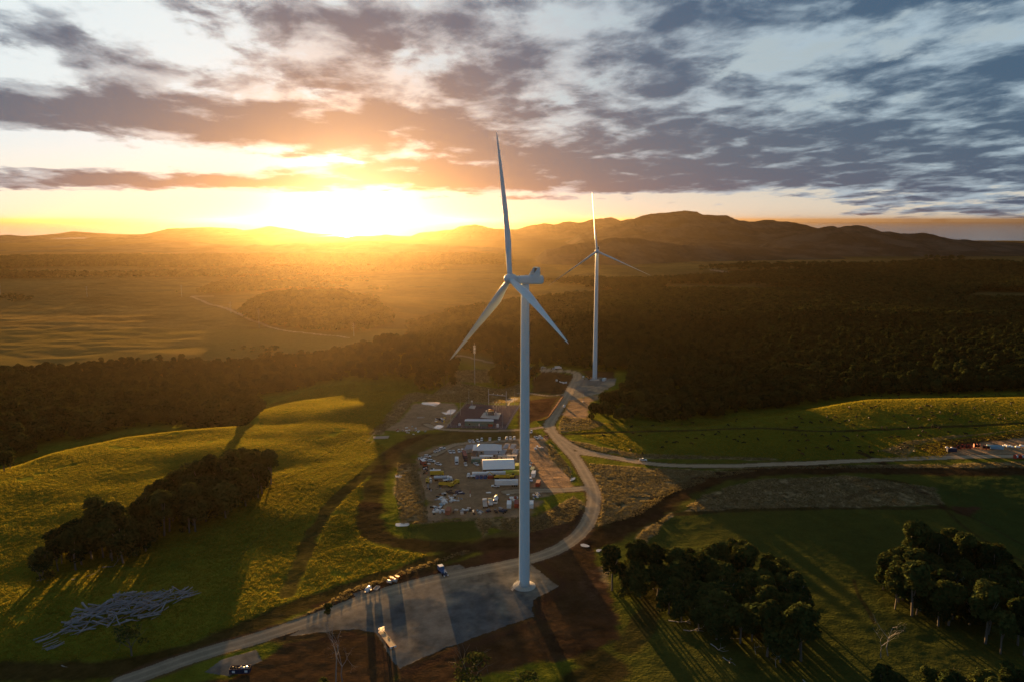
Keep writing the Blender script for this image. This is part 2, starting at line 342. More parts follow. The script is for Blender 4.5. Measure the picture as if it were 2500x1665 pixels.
def soft(P, w, x=xn, y=yn, nz=None):
    P = np.asarray(P); lo = P.min(0) - w * 3; hi = P.max(0) + w * 3
    sel = (x > lo[0]) & (x < hi[0]) & (y > lo[1]) & (y < hi[1]); f = np.zeros(len(x))
    if sel.any():
        d = dist_line(x[sel], y[sel], P, True); ins = inpoly(x[sel], y[sel], P); sd_ = np.where(ins, d, -d)
        f[sel] = S(sd_ + (0 if nz is None else nz[sel] * w), -w * .5, w * .5)
    return f
for Z in GREENFIELD: c = lerp(c, np.array([0.032, 0.050, 0.014]) , soft(Z, 5, nz=n_b) * 0.8)
for Z in DRY:
    f = soft(Z, 3.0, nz=n_b)
    tone = np.array([0.27, 0.21, 0.115])[None] * (0.75 + 0.9 * np.clip(n_c + 0.4 * n_b, -.6, .8))[:, None]
    c = c + (tone - c) * (f * 0.9)[:, None]
for Z in [zone([(1000,1062),(1100,1050),(1300,1052),(1345,1068),(1150,1074),(1060,1088),(1020,1108),(1000,1150),(950,1135),(935,1110)]), zone([(1290,1262),(1400,1225),(1425,1260),(1300,1330),(1180,1340),(1180,1310)]),
          zone([(1365,1005),(1450,1015),(1440,1035),(1370,1030)]), zone([(1262,960),(1300,955),(1380,962),(1350,1010),(1270,1040)])]:
    f = soft(Z, 6.0, nz=n_b); c = c + (np.array([0.070, 0.046, 0.024])[None] * (1 + .5 * n_b + .4 * n_c)[:, None] - c) * (f * 0.75)[:, None]
for Z in REDEARTH:
    f = soft(Z, 3.0, nz=n_b)
    tone = np.array([0.052, 0.027, 0.017])[None] * (1 + 0.45 * n_b + 0.3 * n_c)[:, None]
    c = c + (tone - c) * (f * 0.92)[:, None]
for L, w, s_ in TRACKS:
    lo, hi = L.min(0) - w * 2.5 - 5, L.max(0) + w * 2.5 + 5
    sel = (xn > lo[0]) & (xn < hi[0]) & (yn > lo[1]) & (yn < hi[1]); d = dist_line(xn[sel], yn[sel], L)
    f = (1 - S(d + w * 0.5 * n_b[sel], w * .6, w * 1.25)) * s_
    tone = np.array([0.030, 0.019, 0.011])[None] * (1 + 0.6 * n_c[sel] + .3 * n_b[sel])[:, None]
    c[sel] = c[sel] + (tone - c[sel]) * f[:, None]
for Z in (YARD, LAY2, LAYR, RSITE):
    f = soft(Z, 4, nz=n_b); tone = np.array([0.27, 0.185, 0.115])[None] * (1 + 0.30 * n_b + 0.22 * n_c + .25 * n_a)[:, None]
    c = c + (tone - c) * (f * 0.95)[:, None]
for L, w in ROADS:                           # dusty verge
    lo, hi = L.min(0) - 16, L.max(0) + 16
    sel = (xn > lo[0]) & (xn < hi[0]) & (yn > lo[1]) & (yn < hi[1]); d = dist_line(xn[sel], yn[sel], L)
    f = (1 - S(d + 1.2 * n_b[sel], w, w + 2.6)) * .75
    c[sel] = c[sel] + (np.array([0.085, 0.050, 0.032]) - c[sel]) * f[:, None]
dpad = dist_line(xn, yn, PAD, True)
f = (1 - S(dpad + 2.5 * n_b, 2, 9)) * .9
c = c + (np.array([0.050, 0.028, 0.018]) - c) * f[:, None]
# forest floor and the plain
pl = S(yn, 880, 1000) * (1 - S(xn / yn, -.03, .02) * 0.0)
c = lerp(c, np.array([0.17, 0.115, 0.036]), pl * (0.85 + .15 * n_a))
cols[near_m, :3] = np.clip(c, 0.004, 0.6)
ga = np.clip((c[:, 1] - c[:, 0] * 0.55) / 0.045, 0.12, 1.0); cols[near_m, 3] = ga
fm = ~near_m; xf, yf = X[fm], Y[fm]
nf = fbm(xf * 0.5, yf, 140, 4, .6) + .8 * fbm(xf * .7, yf, 22, 3, .6); nf2 = fbm(xf * .6, yf, 700, 3)
cf = np.array([0.17, 0.115, 0.036])[None] * (1 + 0.55 * nf)[:, None]
cf = lerp(cf, np.array([0.060, 0.052, 0.020]), S(nf2 + .5 * nf, -0.05, 0.35) * 0.75)
cf = lerp(cf, np.array([0.045, 0.040, 0.022]), S(yf, 3200, 5200) * 0.7)
cols[fm, :3] = np.clip(cf, 0.004, 0.6); cols[fm, 3] = 1.0; cols[near_m, 3] *= 1 - 0.2 * pl
# ruts and streaks on roads and pads (albedo)
rut = fbm(xn, yn, 3.5, 3, .6)
reg = np.zeros(len(X), np.int8)              # 0 ground, 1 road, 2 crane pad, 3 substation floor
dr = np.full(len(xn), 1e9); hw = np.zeros(len(xn))
for L, w in ROADS:
    lo, hi = L.min(0) - 12, L.max(0) + 12
    sel = np.where((xn > lo[0]) & (xn < hi[0]) & (yn > lo[1]) & (yn < hi[1]))[0]; d = dist_line(xn[sel], yn[sel], L) / w
    dr[sel] = np.minimum(dr[sel], d)
rd = dr + 0.10 * n_c < 1
trk = np.exp(-((dr - 0.45) / 0.16) ** 2)
croad = np.array([0.34, 0.27, 0.185])[None] * (0.86 + 0.28 * trk + 0.14 * rut + .15 * n_a)[:, None]
far_l = (1 - S(yn, 300, 480))[:, None]; croad = croad * (1 - far_l * 0.18) * (1 + far_l * np.array([-.05, 0.02, .10])[None])
idx = np.where(near_m)[0]
padm = np.where(inpoly(xn, yn, PAD), 1, -1) * dist_line(xn, yn, PAD, True) + 1.3 * n_b + .5 * n_c > 0
pn = S(fbm(xn, yn, 22, 4) + .25 * rut + 0.5 * np.exp(-((dist_line(xn, yn, ROADS[0][0]) - 6) / 9.0) ** 2), -0.05, 0.45)
cpad = lerp(np.tile([0.086, 0.096, 0.102], (len(xn), 1)), np.array([0.19, 0.165, 0.13]), pn) * (1 + 0.45 * n_b + 0.35 * n_c)[:, None]
p2 = np.where(inpoly(xn, yn, CRANE2), 1, -1) * dist_line(xn, yn, CRANE2, True) + 2.5 * n_b > 0
for Z in PADS2: p2 = p2 | inpoly(xn, yn, Z)
csub = np.array([0.070, 0.062, 0.075])[None] * (1 + 0.2 * n_c)[:, None]
sub = inpoly(xn, yn, SUBST)
cc = cols[near_m, :3]
cols[np.where(near_m)[0][padm | p2 | rd | sub], 3] = 0.25
cc[padm] = cpad[padm]; cc[p2] = np.where((yn[p2] > 500)[:, None], cpad[p2] * np.array([1.9, 1.65, 1.35])[None], cpad[p2]); cc[rd] = croad[rd]; cc[sub] = csub[sub]
cols[near_m, :3] = np.clip(cc, .004, .7)
rr = reg[near_m]; rr[padm | p2] = 2; rr[rd] = 1; rr[sub] = 3; reg[near_m] = rr
far_idx = np.where((Y > 850) & (Y < 6000))[0]
for L, w in FARROADS:
    lo, hi = L.min(0) - 30, L.max(0) + 30
    s2 = far_idx[(X[far_idx] > lo[0]) & (X[far_idx] < hi[0]) & (Y[far_idx] > lo[1]) & (Y[far_idx] < hi[1])]
    d = dist_line(X[s2], Y[s2], L); wv = np.maximum(w, Y[s2] * 0.0022); k2 = s2[d < wv]; reg[k2] = 1; cols[k2, :3] = (0.30, 0.23, 0.17)
nr, nc = gx.shape
gz = gz + hum * np.where(reg.reshape(gx.shape) > 0, 0.12, 1.0)
V = np.stack([X, Y, gz.ravel()], 1)
i0 = (np.arange(nr - 1)[:, None] * nc + np.arange(nc - 1)[None]).ravel()
Q = np.stack([i0, i0 + 1, i0 + nc + 1, i0 + nc], 1)
qr = reg[Q].astype(int); qreg = np.where((qr == qr[:, :1]).all(1), qr[:, 0], 0)
def cut(name, mask, mat, kind='structure'):
    q = Q[mask]; u, inv = np.unique(q, return_inverse=True)
    o = link(name, mesh_from(name, V[u], inv.reshape(q.shape), mat, True, cols[u])); o['kind'] = kind; return o
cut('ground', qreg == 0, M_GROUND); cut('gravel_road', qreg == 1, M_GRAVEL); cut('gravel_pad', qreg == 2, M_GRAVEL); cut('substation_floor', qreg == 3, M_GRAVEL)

# ------------------------------------------------------------------ simple materials
_mats = {}
def mat(name, col, rough=0.6, metal=0.0, spec=0.12, noise=0.0, nscale=1.0, trans=0.0):
    if name in _mats: return _mats[name]
    m = bpy.data.materials.new(name); m.use_nodes = True; nt = m.node_tree; g = G(nt); b = nt.nodes['Principled BSDF']
    b.inputs['Base Color'].default_value = c4(col); b.inputs['Roughness'].default_value = rough; b.inputs['Metallic'].default_value = metal
    b.inputs['Specular IOR Level'].default_value = spec
    if noise:
        tcn = g.node('ShaderNodeTexCoord'); n = g.noise(tcn.outputs['Object'], nscale, 4, 0.6)
        f = g.m('ADD', g.m('MULTIPLY', n, 2 * noise), 1 - noise)
        v = g.node('ShaderNodeVectorMath', operation='SCALE'); v.inputs[0].default_value = col[:3]; g.put(v.inputs['Scale'], f)
        g.put(b.inputs['Base Color'], v.outputs[0])
    _mats[name] = m; return m

# ------------------------------------------------------------------ sea and mountains
sea_m = mat('sea_water', (0.05, 0.07, 0.08), 0.12, noise=0.2, nscale=0.002)
nt_ = sea_m.node_tree; g2 = G(nt_); bp = g2.node('ShaderNodeBump'); bp.inputs['Distance'].default_value = 0.15
g2.put(bp.inputs['Height'], g2.noise(g2.node('ShaderNodeTexCoord').outputs['Object'], 0.02, 5, .6)); g2.put(nt_.nodes['Principled BSDF'].inputs['Normal'], bp.outputs[0])
ya = np.concatenate([[6500.0], np.geomspace(8000, 90000, 24)]); sa = np.linspace(-1.2, 1.2, 30)
YY, SS_ = np.meshgrid(ya, sa, indexing='ij'); Vs = np.stack([(YY * SS_).ravel(), YY.ravel(), np.full(YY.size, -67.0)], 1)
i0 = (np.arange(len(ya) - 1)[:, None] * 30 + np.arange(29)[None]).ravel()
o = link('sea', mesh_from('sea', Vs, np.stack([i0, i0 + 1, i0 + 31, i0 + 30], 1), sea_m)); o['kind'] = 'structure'

mm = bpy.data.materials.new('mountain_scrub'); mm.use_nodes = True; g3 = G(mm.node_tree); b3 = mm.node_tree.nodes['Principled BSDF']
nn = g3.noise(g3.node('ShaderNodeTexCoord').outputs['Object'], 0.004, 6, .65)
g3.put(b3.inputs['Base Color'], g3.mix(g3.ss(nn, .4, .62), (0.030, 0.032, 0.026), (0.075, 0.066, 0.052))); b3.inputs['Roughness'].default_value = 1; b3.inputs['Specular IOR Level'].default_value = 0.0
bq = g3.node('ShaderNodeBump'); bq.inputs['Distance'].default_value = 10.0; g3.put(bq.inputs['Height'], nn); g3.put(b3.inputs['Normal'], bq.outputs[0])
def mountain(name, Rm, wf, pts, rgh=1.0):
    pts = np.array(pts, float); s = (pts[:, 0] - 1250) / F / (math.cos(PITCH) + (832.5 - 560) / F * math.sin(PITCH))
    hh = []
    for (a, b) in pts:
        d = pxdir(a, b); hh.append(HC + Rm * d.z / d.y)
    hh = np.array(hh); s2 = np.linspace(s[0], s[-1], max(90, int((s[-1] - s[0]) / 0.0011)))
    prof = np.interp(s2, s, hh) + 62; edge = np.minimum(S(s2, s[0], s[0] + .02), 1 - S(s2, s[-1] - .02, s[-1]))
    prof = (prof + rgh * Rm * 0.0016 * fbm(s2 * Rm, s2 * 0 + Rm, Rm * .012, 5, .65)) * np.where(edge > .999, 1, .25 + .75 * edge)
    dyv = np.linspace(-1, 1, 46); GY, GS = np.meshgrid(dyv, s2, indexing='ij')
    yy = Rm + GY * wf; xx = GS * Rm
    env = (1 - np.abs(GY)) ** 1.15
    rid = np.abs(fbm(xx, yy, wf * .28, 4, .55))
    z = -62 - 6 + prof[None] * env * (1 - 0.75 * (1 - env) * (0.2 + 1.3 * rid) * (GY != 0))
    nr_, nc_ = z.shape; i0 = (np.arange(nr_ - 1)[:, None] * nc_ + np.arange(nc_ - 1)[None]).ravel()
    o = link(name, mesh_from(name, np.stack([xx.ravel(), yy.ravel(), z.ravel()], 1), np.stack([i0, i0 + 1, i0 + nc_ + 1, i0 + nc_], 1), mm)); o['kind'] = 'structure'
mountain('mountain', 6900, 1500, [(1380,578),(1428,569),(1459,558),(1496,550),(1530,540),(1564,526),(1591,518),(1632,515),(1650,512),(1672,511),(1695,513),(1712,521),(1740,523),(1772,523),(1790,532),(1830,539),(1850,537),(1882,533),(1900,538),(1920,538),(1960,545),(1988,555),(2050,572),(2120,590)])
mountain('mountain', 9500, 1500, [(1230,575),(1262,560),(1275,555),(1299,549),(1326,543),(1340,545),(1353,546),(1374,542),(1394,540),(1414,543),(1445,533),(1469,531),(1493,530),(1513,537),(1544,533),(1600,545),(1660,560)])
mountain('mountain', 9500, 1800, [(985,585),(1000,576),(1027,567),(1068,564),(1108,559),(1122,552),(1159,547),(1176,549),(1193,555),(1244,559),(1292,562),(1360,570),(1420,582)])
mountain('mountain', 5200, 900, [(1850,596),(1929,575),(1983,559),(2013,551),(2032,549),(2044,553),(2067,549),(2092,546),(2113,550),(2151,563),(2170,562),(2201,568),(2216,567),(2258,566),(2289,574),(2327,582),(2365,584),(2404,587),(2500,592),(2640,598)])
mountain('hill', 8200, 1400, [(760,590),(850,584),(891,581),(918,574),(938,572),(972,574),(1000,581),(1027,587),(1080,595)])
mountain('hill', 4200, 650, [(1300,612),(1346,605),(1380,598),(1428,588),(1462,584),(1496,578),(1506,577),(1557,579),(1600,586),(1661,593),(1734,595),(1850,600),(1944,605),(2050,612)])
mountain('mountain', 10800, 1500, [(20,582),(73,576),(115,573),(153,570),(178,564),(207,568),(230,574),(283,576),(352,574),(363,570),(394,573),(413,557),(452,556),(509,554),(574,557),(585,562),(620,559),(658,551),(708,559),(746,568),(785,578),(830,584)], .4)
mountain('hill', 8000, 1100, [(-160,580),(-60,576),(0,573),(23,573),(77,582),(126,588),(153,595),(200,600)], .5)
mountain('hill', 8600, 1000, [(140,600),(165,595),(203,583),(237,578),(283,582),(318,573),(344,579),(383,575),(440,572),(536,572),(650,576),(765,584),(830,590)], .6)
mountain('hill', 6400, 900, [(30,618),(61,613),(142,601),(165,595),(214,602),(276,599),(344,592),(383,592),(455,586),(490,594),(540,602)], .6)
mountain('hill', 5300, 900, [(-250,612),(-100,610),(0,616),(61,610),(142,608),(268,607),(383,606),(475,601),(536,595),(574,598),(620,595),(658,599),(708,592),(804,590),(899,586),(980,592),(1100,598),(1250,604)], .6)

# ------------------------------------------------------------------ trees
def leaf_mat(name, a, b, trans=0.08):
    m = bpy.data.materials.new(name); m.use_nodes = True; nt = m.node_tree; g = G(nt); pb = nt.nodes['Principled BSDF']
    oi = g.node('ShaderNodeObjectInfo'); n = g.noise(g.node('ShaderNodeTexCoord').outputs['Object'], 0.8, 3, .6)
    f = g.m('ADD', g.m('MULTIPLY', oi.outputs['Random'], 0.75), g.m('MULTIPLY', g.m('SUBTRACT', n, 0.5), 1.2), clamp=True)
    cx_ = g.mix(f, a, b); pb.inputs['Roughness'].default_value = 0.85; pb.inputs['Specular IOR Level'].default_value = 0.0
    g.put(pb.inputs['Base Color'], cx_)
    tr = g.node('ShaderNodeBsdfTranslucent'); sc_ = g.mix(0.5, cx_, (0.10, 0.09, 0.012)); g.put(tr.inputs[0], sc_)
    mx = g.node('ShaderNodeMixShader'); mx.inputs[0].default_value = trans
    out = nt.nodes['Material Output']; nt.links.new(pb.outputs[0], mx.inputs[1]); nt.links.new(tr.outputs[0], mx.inputs[2]); nt.links.new(mx.outputs[0], out.inputs[0])
    return m
M_LEAF = leaf_mat('leaves', (0.014, 0.027, 0.010), (0.058, 0.072, 0.021))
M_BARK = mat('bark', (0.13, 0.11, 0.09), 0.9, noise=.4, nscale=2)
M_DEAD = mat('dead_wood', (0.26, 0.25, 0.25), 0.9, noise=.3, nscale=1.5)
def crown_mesh(name, r, seed, nleaf, leaf, flat=0.8, puffs=11, matl=None, zc=0.0):
    q = np.random.default_rng(seed); pc = []
    for i in range(puffs):
        a = q.random() * 6.283; rad = r * 0.66 * math.sqrt(q.random()); zz_ = (0.55 - 1.1 * (rad / r) ** 2) * r * flat - (q.random() ** 1.2) * r * (1.35 if i > 4 else .25)
        pc.append((rad * math.cos(a), rad * math.sin(a), zz_ + zc, r * (0.30 + 0.20 * q.random())))
    pc = np.array(pc); w = pc[:, 3] ** 2; k = q.choice(len(pc), nleaf, p=w / w.sum())
    d = q.normal(size=(nleaf, 3)); d /= np.linalg.norm(d, axis=1)[:, None]; d[:, 2] = np.where(d[:, 2] < -.35, -d[:, 2], d[:, 2])
    rr_ = pc[k, 3] * (0.72 + 0.36 * q.random(nleaf)); c = pc[k, :3] + d * rr_[:, None] * np.array([1, 1, flat])
    nrm = d * 0.7 + np.array([0, 0, 1.0]) + 0.6 * q.normal(size=(nleaf, 3)); nrm /= np.linalg.norm(nrm, axis=1)[:, None]
    t = np.cross(nrm, q.normal(size=(nleaf, 3))); t /= np.linalg.norm(t, axis=1)[:, None]; b = np.cross(nrm, t)
    s = leaf * (0.6 + 0.8 * q.random(nleaf))[:, None]
    v = np.stack([c - t * s - b * s * .35, c + t * s * .2 - b * s * .8, c + t * s + b * s * .3, c - t * s * .1 + b * s * .8], 1).reshape(-1, 3)
    return mesh_from(name, v, np.arange(nleaf * 4).reshape(-1, 4), matl or M_LEAF, False)
class MB:
    def __init__(s): s.v = []; s.f = []
    def add(s, vs, fs): n = len(s.v); s.v += [tuple(p) for p in vs]; s.f += [tuple(n + i for i in f) for f in fs]; return s
    def box(s, x0, x1, y0, y1, z0, z1, M=None):
        vs = [Vector(p) for p in ((x0,y0,z0),(x1,y0,z0),(x1,y1,z0),(x0,y1,z0),(x0,y0,z1),(x1,y0,z1),(x1,y1,z1),(x0,y1,z1))]
        if M: vs = [M @ p for p in vs]
        return s.add(vs, [(0,3,2,1),(4,5,6,7),(0,1,5,4),(1,2,6,5),(2,3,7,6),(3,0,4,7)])
    def tube(s, p, q, r0, r1=None, n=8, cap=True):
        p, q = Vector(p), Vector(q); r1 = r0 if r1 is None else r1; ax = (q - p)
        if ax.length < 1e-6: return s
        ax.normalize(); a = ax.orthogonal().normalized(); b = ax.cross(a); vs = []
        for c_, r in ((p, r0), (q, r1)):
            for i in range(n): t = i * 2 * math.pi / n; vs.append(c_ + (a * math.cos(t) + b * math.sin(t)) * r)
        fs = [(i, (i + 1) % n, n + (i + 1) % n, n + i) for i in range(n)]
        if cap: fs += [tuple(range(n - 1, -1, -1)), tuple(range(n, 2 * n))]
        return s.add(vs, fs)
    def poly(s, pts, fs): return s.add(pts, fs)
    def prism(s, prof, y0, y1):                # profile in x,z swept along y
        n = len(prof); vs = [(x, y0, z) for x, z in prof] + [(x, y1, z) for x, z in prof]
        return s.add(vs, [(i, (i + 1) % n, n + (i + 1) % n, n + i) for i in range(n)] + [tuple(range(n - 1, -1, -1)), tuple(range(n, 2 * n))])
    def mesh(s, name, m, smooth=False):
        me = bpy.data.meshes.new(name); me.from_pydata(s.v, [], s.f); me.update()
        if smooth: me.polygons.foreach_set('use_smooth', [True] * len(me.polygons))
        me.materials.append(m); return me
    def build(s, name, m, parent=None, smooth=False, bevel=0.0):
        me = s.mesh(name, m, smooth)
        o = link(name, me, parent)
        if bevel:
            b = o.modifiers.new('bevel', 'BEVEL'); b.width = bevel; b.segments = 2; b.limit_method = 'ANGLE'
        return o
def tag(o, label, cat, group=None, kind=None):
    o['label'] = label; o['category'] = cat
    if group: o['group'] = group
    if kind: o['kind'] = kind
    return o
def empty(name, loc, rz=0, sc=1.0):
    o = bpy.data.objects.new(name, None); C.objects.link(o); o.location = loc; o.rotation_euler = (0, 0, rz); o.scale = (sc,) * 3; return o
def copy_tree(o, parent=None):
    c = o.copy(); C.objects.link(c)
    if parent: c.parent = parent
    for ch in list(o.children): copy_tree(ch, c)
    return c
def branch(mb, q, p, d, L, r, depth, n=5):
    a = p
    for i in range(2):
        e = a + (d + Vector(q.normal(size=3)) * 0.12) * (L / 2); mb.tube(a, e, r, r * .8, n, False); r *= .8; a = e
    if depth > 0:
        for i in range(2 + (q.random() < .5)):
            nd = (d + Vector(q.normal(size=3)) * 0.55 + Vector((0, 0, .15))).normalized(); branch(mb, q, a, nd, L * .68, r * .72, depth - 1, n)
TREE_P = []                                   # crown and trunk meshes of the tree kinds
for i in range(9):
    q = np.random.default_rng(50 + i); h = 14.0 if i < 6 else 18.0; r = 4.6 + 1.0 * q.random() if i < 6 else 3.6 + .6 * q.random()
    cm = crown_mesh('crown', r, 100 + i, 3000, 0.46, 0.75 + .3 * q.random(), 16 + i, zc=h * (0.53 if i < 6 else .66))
    mb = MB(); mb.tube((0, 0, -0.5), (0.3 * q.normal(), 0.3 * q.normal(), h * .45), .34, .22, 7, False)
    for j in range(5):
        a = j * 1.256 + q.random(); e = Vector((math.cos(a) * r * .5, math.sin(a) * r * .5, h * (.62 + .12 * q.random())))
        mb.tube((0, 0, h * (.25 + .1 * q.random())), e, .16, .07, 5, False)
    TREE_P.append((cm, mb.mesh('trunk', M_BARK)))
FAR_P = [crown_mesh('far_crown', 5.6, 300 + i, 420, 0.85, 0.75, 8, zc=8.5) for i in range(6)]
def tree(x, y, s, label, group, kind_i=None, hs=1.0):
    cm, tm = SPARSE[kind_i] if kind_i is not None else TREE_P[random.randrange(len(TREE_P))]
    e = empty('tree', (x, y, float(H(x, y)) - .1), random.random() * 6.28); e.scale = (s, s, s * hs)
    link('crown', cm, e); link('trunk', tm, e); tag(e, label, 'tree', group); return e
SPARSE = []
for i in range(3):
    q = np.random.default_rng(80 + i); cmx = crown_mesh('crown', 6.2, 180 + i, 520, 0.40, .38, 9, zc=9.5)
    mb = MB(); mb.tube((0, 0, -.5), (.2, .1, 3.2), .32, .26, 7, False)
    for j in range(4): a = j * 1.57 + q.random(); branch(mb, q, Vector((.2, .1, 3.0)), Vector((math.cos(a) * .55, math.sin(a) * .55, .85)).normalized(), 4.6, .17, 2)
    SPARSE.append((cmx, mb.mesh('trunk', M_BARK)))
def scatter(P, spacing, seed, n=None):
    q = np.random.default_rng(seed); P = np.asarray(P); lo, hi = P.min(0), P.max(0)
    gx_, gy_ = np.meshgrid(np.arange(lo[0], hi[0], spacing), np.arange(lo[1], hi[1], spacing)); gx_ = gx_ + q.uniform(-.45, .45, gx_.shape) * spacing; gy_ = gy_ + q.uniform(-.45, .45, gy_.shape) * spacing
    m = inpoly(gx_, gy_, P); return np.stack([gx_[m], gy_[m]], 1)
CL_LEFT = zone([(98,1407),(127,1360),(220,1314),(314,1293),(348,1259),(441,1216),(517,1174),(572,1155),(645,1157),(670,1170),(661,1204),(551,1271),(382,1331),(297,1377),(170,1403),(85,1424)])
CL_RA = zone([(1492,1440),(1530,1412),(1580,1425),(1640,1413),(1706,1407),(1777,1378),(1854,1401),(1913,1431),(1937,1481),(1967,1600),(1955,1645),(1898,1615),(1795,1577),(1706,1553),(1632,1505),(1590,1478),(1530,1462)])
CL_RB = zone([(2119,1437),(2161,1408),(2211,1378),(2286,1366),(2345,1366),(2463,1437),(2530,1480),(2600,1560),(2560,1660),(2404,1580),(2280,1529),(2167,1479),(2116,1452)])
ntree = 0
for P_, sp, sd_, lab, grp, s0 in [(CL_LEFT, 7.4, 1, 'dark round-crowned tree in the long meadow clump left of the near turbine', 'trees of the long meadow clump', 1.3),
                             (CL_RA, 7.0, 2, 'dark leafy tree in the clump right of the near turbine base', 'trees of the middle right clump', 1.22),
                             (CL_RB, 8.0, 3, 'shaded tree in the dark clump at the lower right corner', 'trees of the far right clump', 1.3)]:
    for x, y in scatter(P_, sp, sd_):
        if project(x, y, float(H(x, y)) + 8)[0] > 2535: continue
        tree(x, y, s0 * random.uniform(.72, 1.3), lab, grp); ntree += 1
for px, py, s, lab in [(1540,1446,1.0,'lone leafy tree standing at the left end of the middle right clump'),(100,1418,.75,'small ragged tree at the lower left end of the long meadow clump'),
                  (790,1700,.55,'dark bush beside the bare trees by the gravel road'),(1150,1700,1.35,'leafy tree at the bottom edge below the gravel pad'),
                  (1280,1712,.9,'low bushy tree at the bottom edge right of the pad'),(1350,1720,.6,'small bushy tree at the bottom edge left of the dark field'),
                  (2180,1700,.8,'leafy tree at the bottom edge beside the two pale dead trees'),(2262,1690,.85,'rounded tree at the bottom edge right of the dead trees'),(2335,1700,.75,'tree with pale trunk at the bottom right edge'),
                  (2455,1712,.7,'bushy tree at the bottom right corner'),(322,1600,1.05,'sparse gum tree in front of the long log heap'),(10,1150,1.25,'tall tree at the left edge of the photo by the meadow'),
                  (25,1142,1.0,'second tree at the left edge beside the tall one'),(800,1500,.45,'small leafy sapling leaning over the gravel road')]:
    p = A1(px, py); sk = {322: 0, 1150: 1, 100: 2, 2335: 0, 1280: 2}.get(px); tree(p.x, p.y, s, lab, 'scattered single trees', sk); ntree += 1
for x, y in scatter(zone([(2120,1695),(2350,1690),(2500,1680),(2560,1740),(2560,1790),(2120,1790)]), 9.5, 41):
    if project(x, y, float(H(x, y)) + 14)[1] > 1675 or project(x, y, 0)[0] > 2535: continue
    tree(x, y, random.uniform(.7, 1.15), 'shaded tree along the bottom right edge of the photo', 'trees along the bottom right edge'); ntree += 1
# trees standing in the open centre
for P_, sd_, lab, grp in [(zone([(1005,940),(1050,925),(1100,930),(1110,945),(1060,952),(1010,950)]), 5, 'green tree in the small group beside the meadow gate', 'small group by the meadow gate'),
                     (zone([(1200,930),(1212,915),(1260,910),(1312,925),(1300,938),(1250,944),(1205,942)]), 6, 'tall tree in the group behind the near turbine tower', 'group behind the near tower')]:
    for x, y in scatter(P_, 10.5, sd_): tree(x, y, random.uniform(1.0, 1.45), lab, grp); ntree += 1
FOREST_L = zone([(-60,1150),(60,1115),(160,1078),(308,1046),(414,1035),(626,1024),(645,1000),(600,968),(743,948),(902,932),(1010,928),(1110,925),(1115,895),(1090,850),(1020,840),(900,852),(800,872),(600,895),(300,897),(0,915),(-300,920),(-300,1250)])
FOREST_R = zone([(1317,899),(1433,903),(1535,908),(1530,945),(1510,970),(1476,990),(1450,1010),(1442,1028),(1592,1034),(1720,1024),(1805,1008),(1911,998),(2017,984),(2123,966),(2500,958),(2750,955),(2750,800),(2500,790),(1900,780),(1600,790),(1400,775),(1300,785),(1200,800),(1100,828),(1084,850),(1092,862),(1130,860),(1195,872),(1210,890),(1290,893)])
cand = []
for P_, sd_ in ((FOREST_L, 11), (FOREST_R, 12)):
    pts = scatter(P_, 8.0, sd_); cand.append(np.column_stack([pts, np.full(len(pts), sd_), dist_line(pts[:, 0], pts[:, 1], P_, True)]))
cand = np.vstack(cand); 
keyv = np.where((cand[:, 3] < 10) & (cand[:, 1] < 980), cand[:, 1] - 250, cand[:, 1] + 150)
order = np.argsort(keyv); nleft = max(0, 298 - ntree)
for i in order[:nleft]:
    x, y, w_, _ = cand[i]; L_ = w_ == 11
    tree(x, y, random.uniform(.85, 1.35), 'dark tree on the edge of the %s forest' % ('left' if L_ else 'right'), 'edge trees of the %s forest' % ('left' if L_ else 'right'), hs=1.15)
rest = cand[order[nleft:], :2]
# the wooded country beyond
far = []
def far_patch(pts, sp, seed, thr, wl, smin, smax):
    P_ = zone(pts); p = scatter(P_, sp, seed); nz = fbm(p[:, 0] * .5, p[:, 1], wl, 3); p = p[nz > thr]; q = np.random.default_rng(seed)
    far.append(np.column_stack([p, q.uniform(smin, smax, len(p))]))
far_patch([(590,775),(615,748),(660,735),(740,728),(850,728),(915,742),(960,790),(900,810),(760,812),(650,795)], 7.5, 21, -9, 100, 1.2, 2.0)
far_patch([(1130,850),(1200,820),(1300,785),(1400,775),(1600,790),(1900,780),(2500,790),(2750,800),(2750,715),(2300,712),(1900,716),(1500,722),(1330,735),(1230,775),(1120,800)], 12, 22, -.45, 260, 1.3, 1.9)
far_patch([(1500,715),(2750,712),(2750,658),(2300,655),(2050,660),(1900,670),(1640,686),(1480,700)], 15, 23, -.28, 420, 1.5, 2.2)
far_patch([(1000,838),(1084,848),(1100,828),(1200,800),(1300,785),(1330,735),(1230,745),(1120,765),(1000,800)], 9.0, 31, -9, 100, .9, 1.6)
far_patch([(1080,712),(1500,716),(1640,700),(1560,684),(1300,690),(1180,696)], 15, 24, .08, 260, 1.5, 2.1)
far_patch([(-200,684),(500,680),(760,678),(980,664),(1250,668),(1250,630),(800,630),(420,632),(-200,636)], 17, 25, -.3, 800, 1.8, 2.6)
far_patch([(480,722),(760,706),(950,716),(900,690),(700,682),(560,690)], 14, 26, -.05, 200, 1.4, 2.0)
far_patch([(1700,664),(2750,660),(2750,640),(2000,638)], 26, 27, -.15, 700, 1.8, 2.6)
far_patch([(560,860),(1080,862),(1120,850),(1060,835),(820,850)], 12, 28, .1, 60, .6, 1.1)
far_patch([(-100,745),(450,728),(540,712),(300,716),(-100,730)], 15, 29, .25, 120, .6, 1.0)

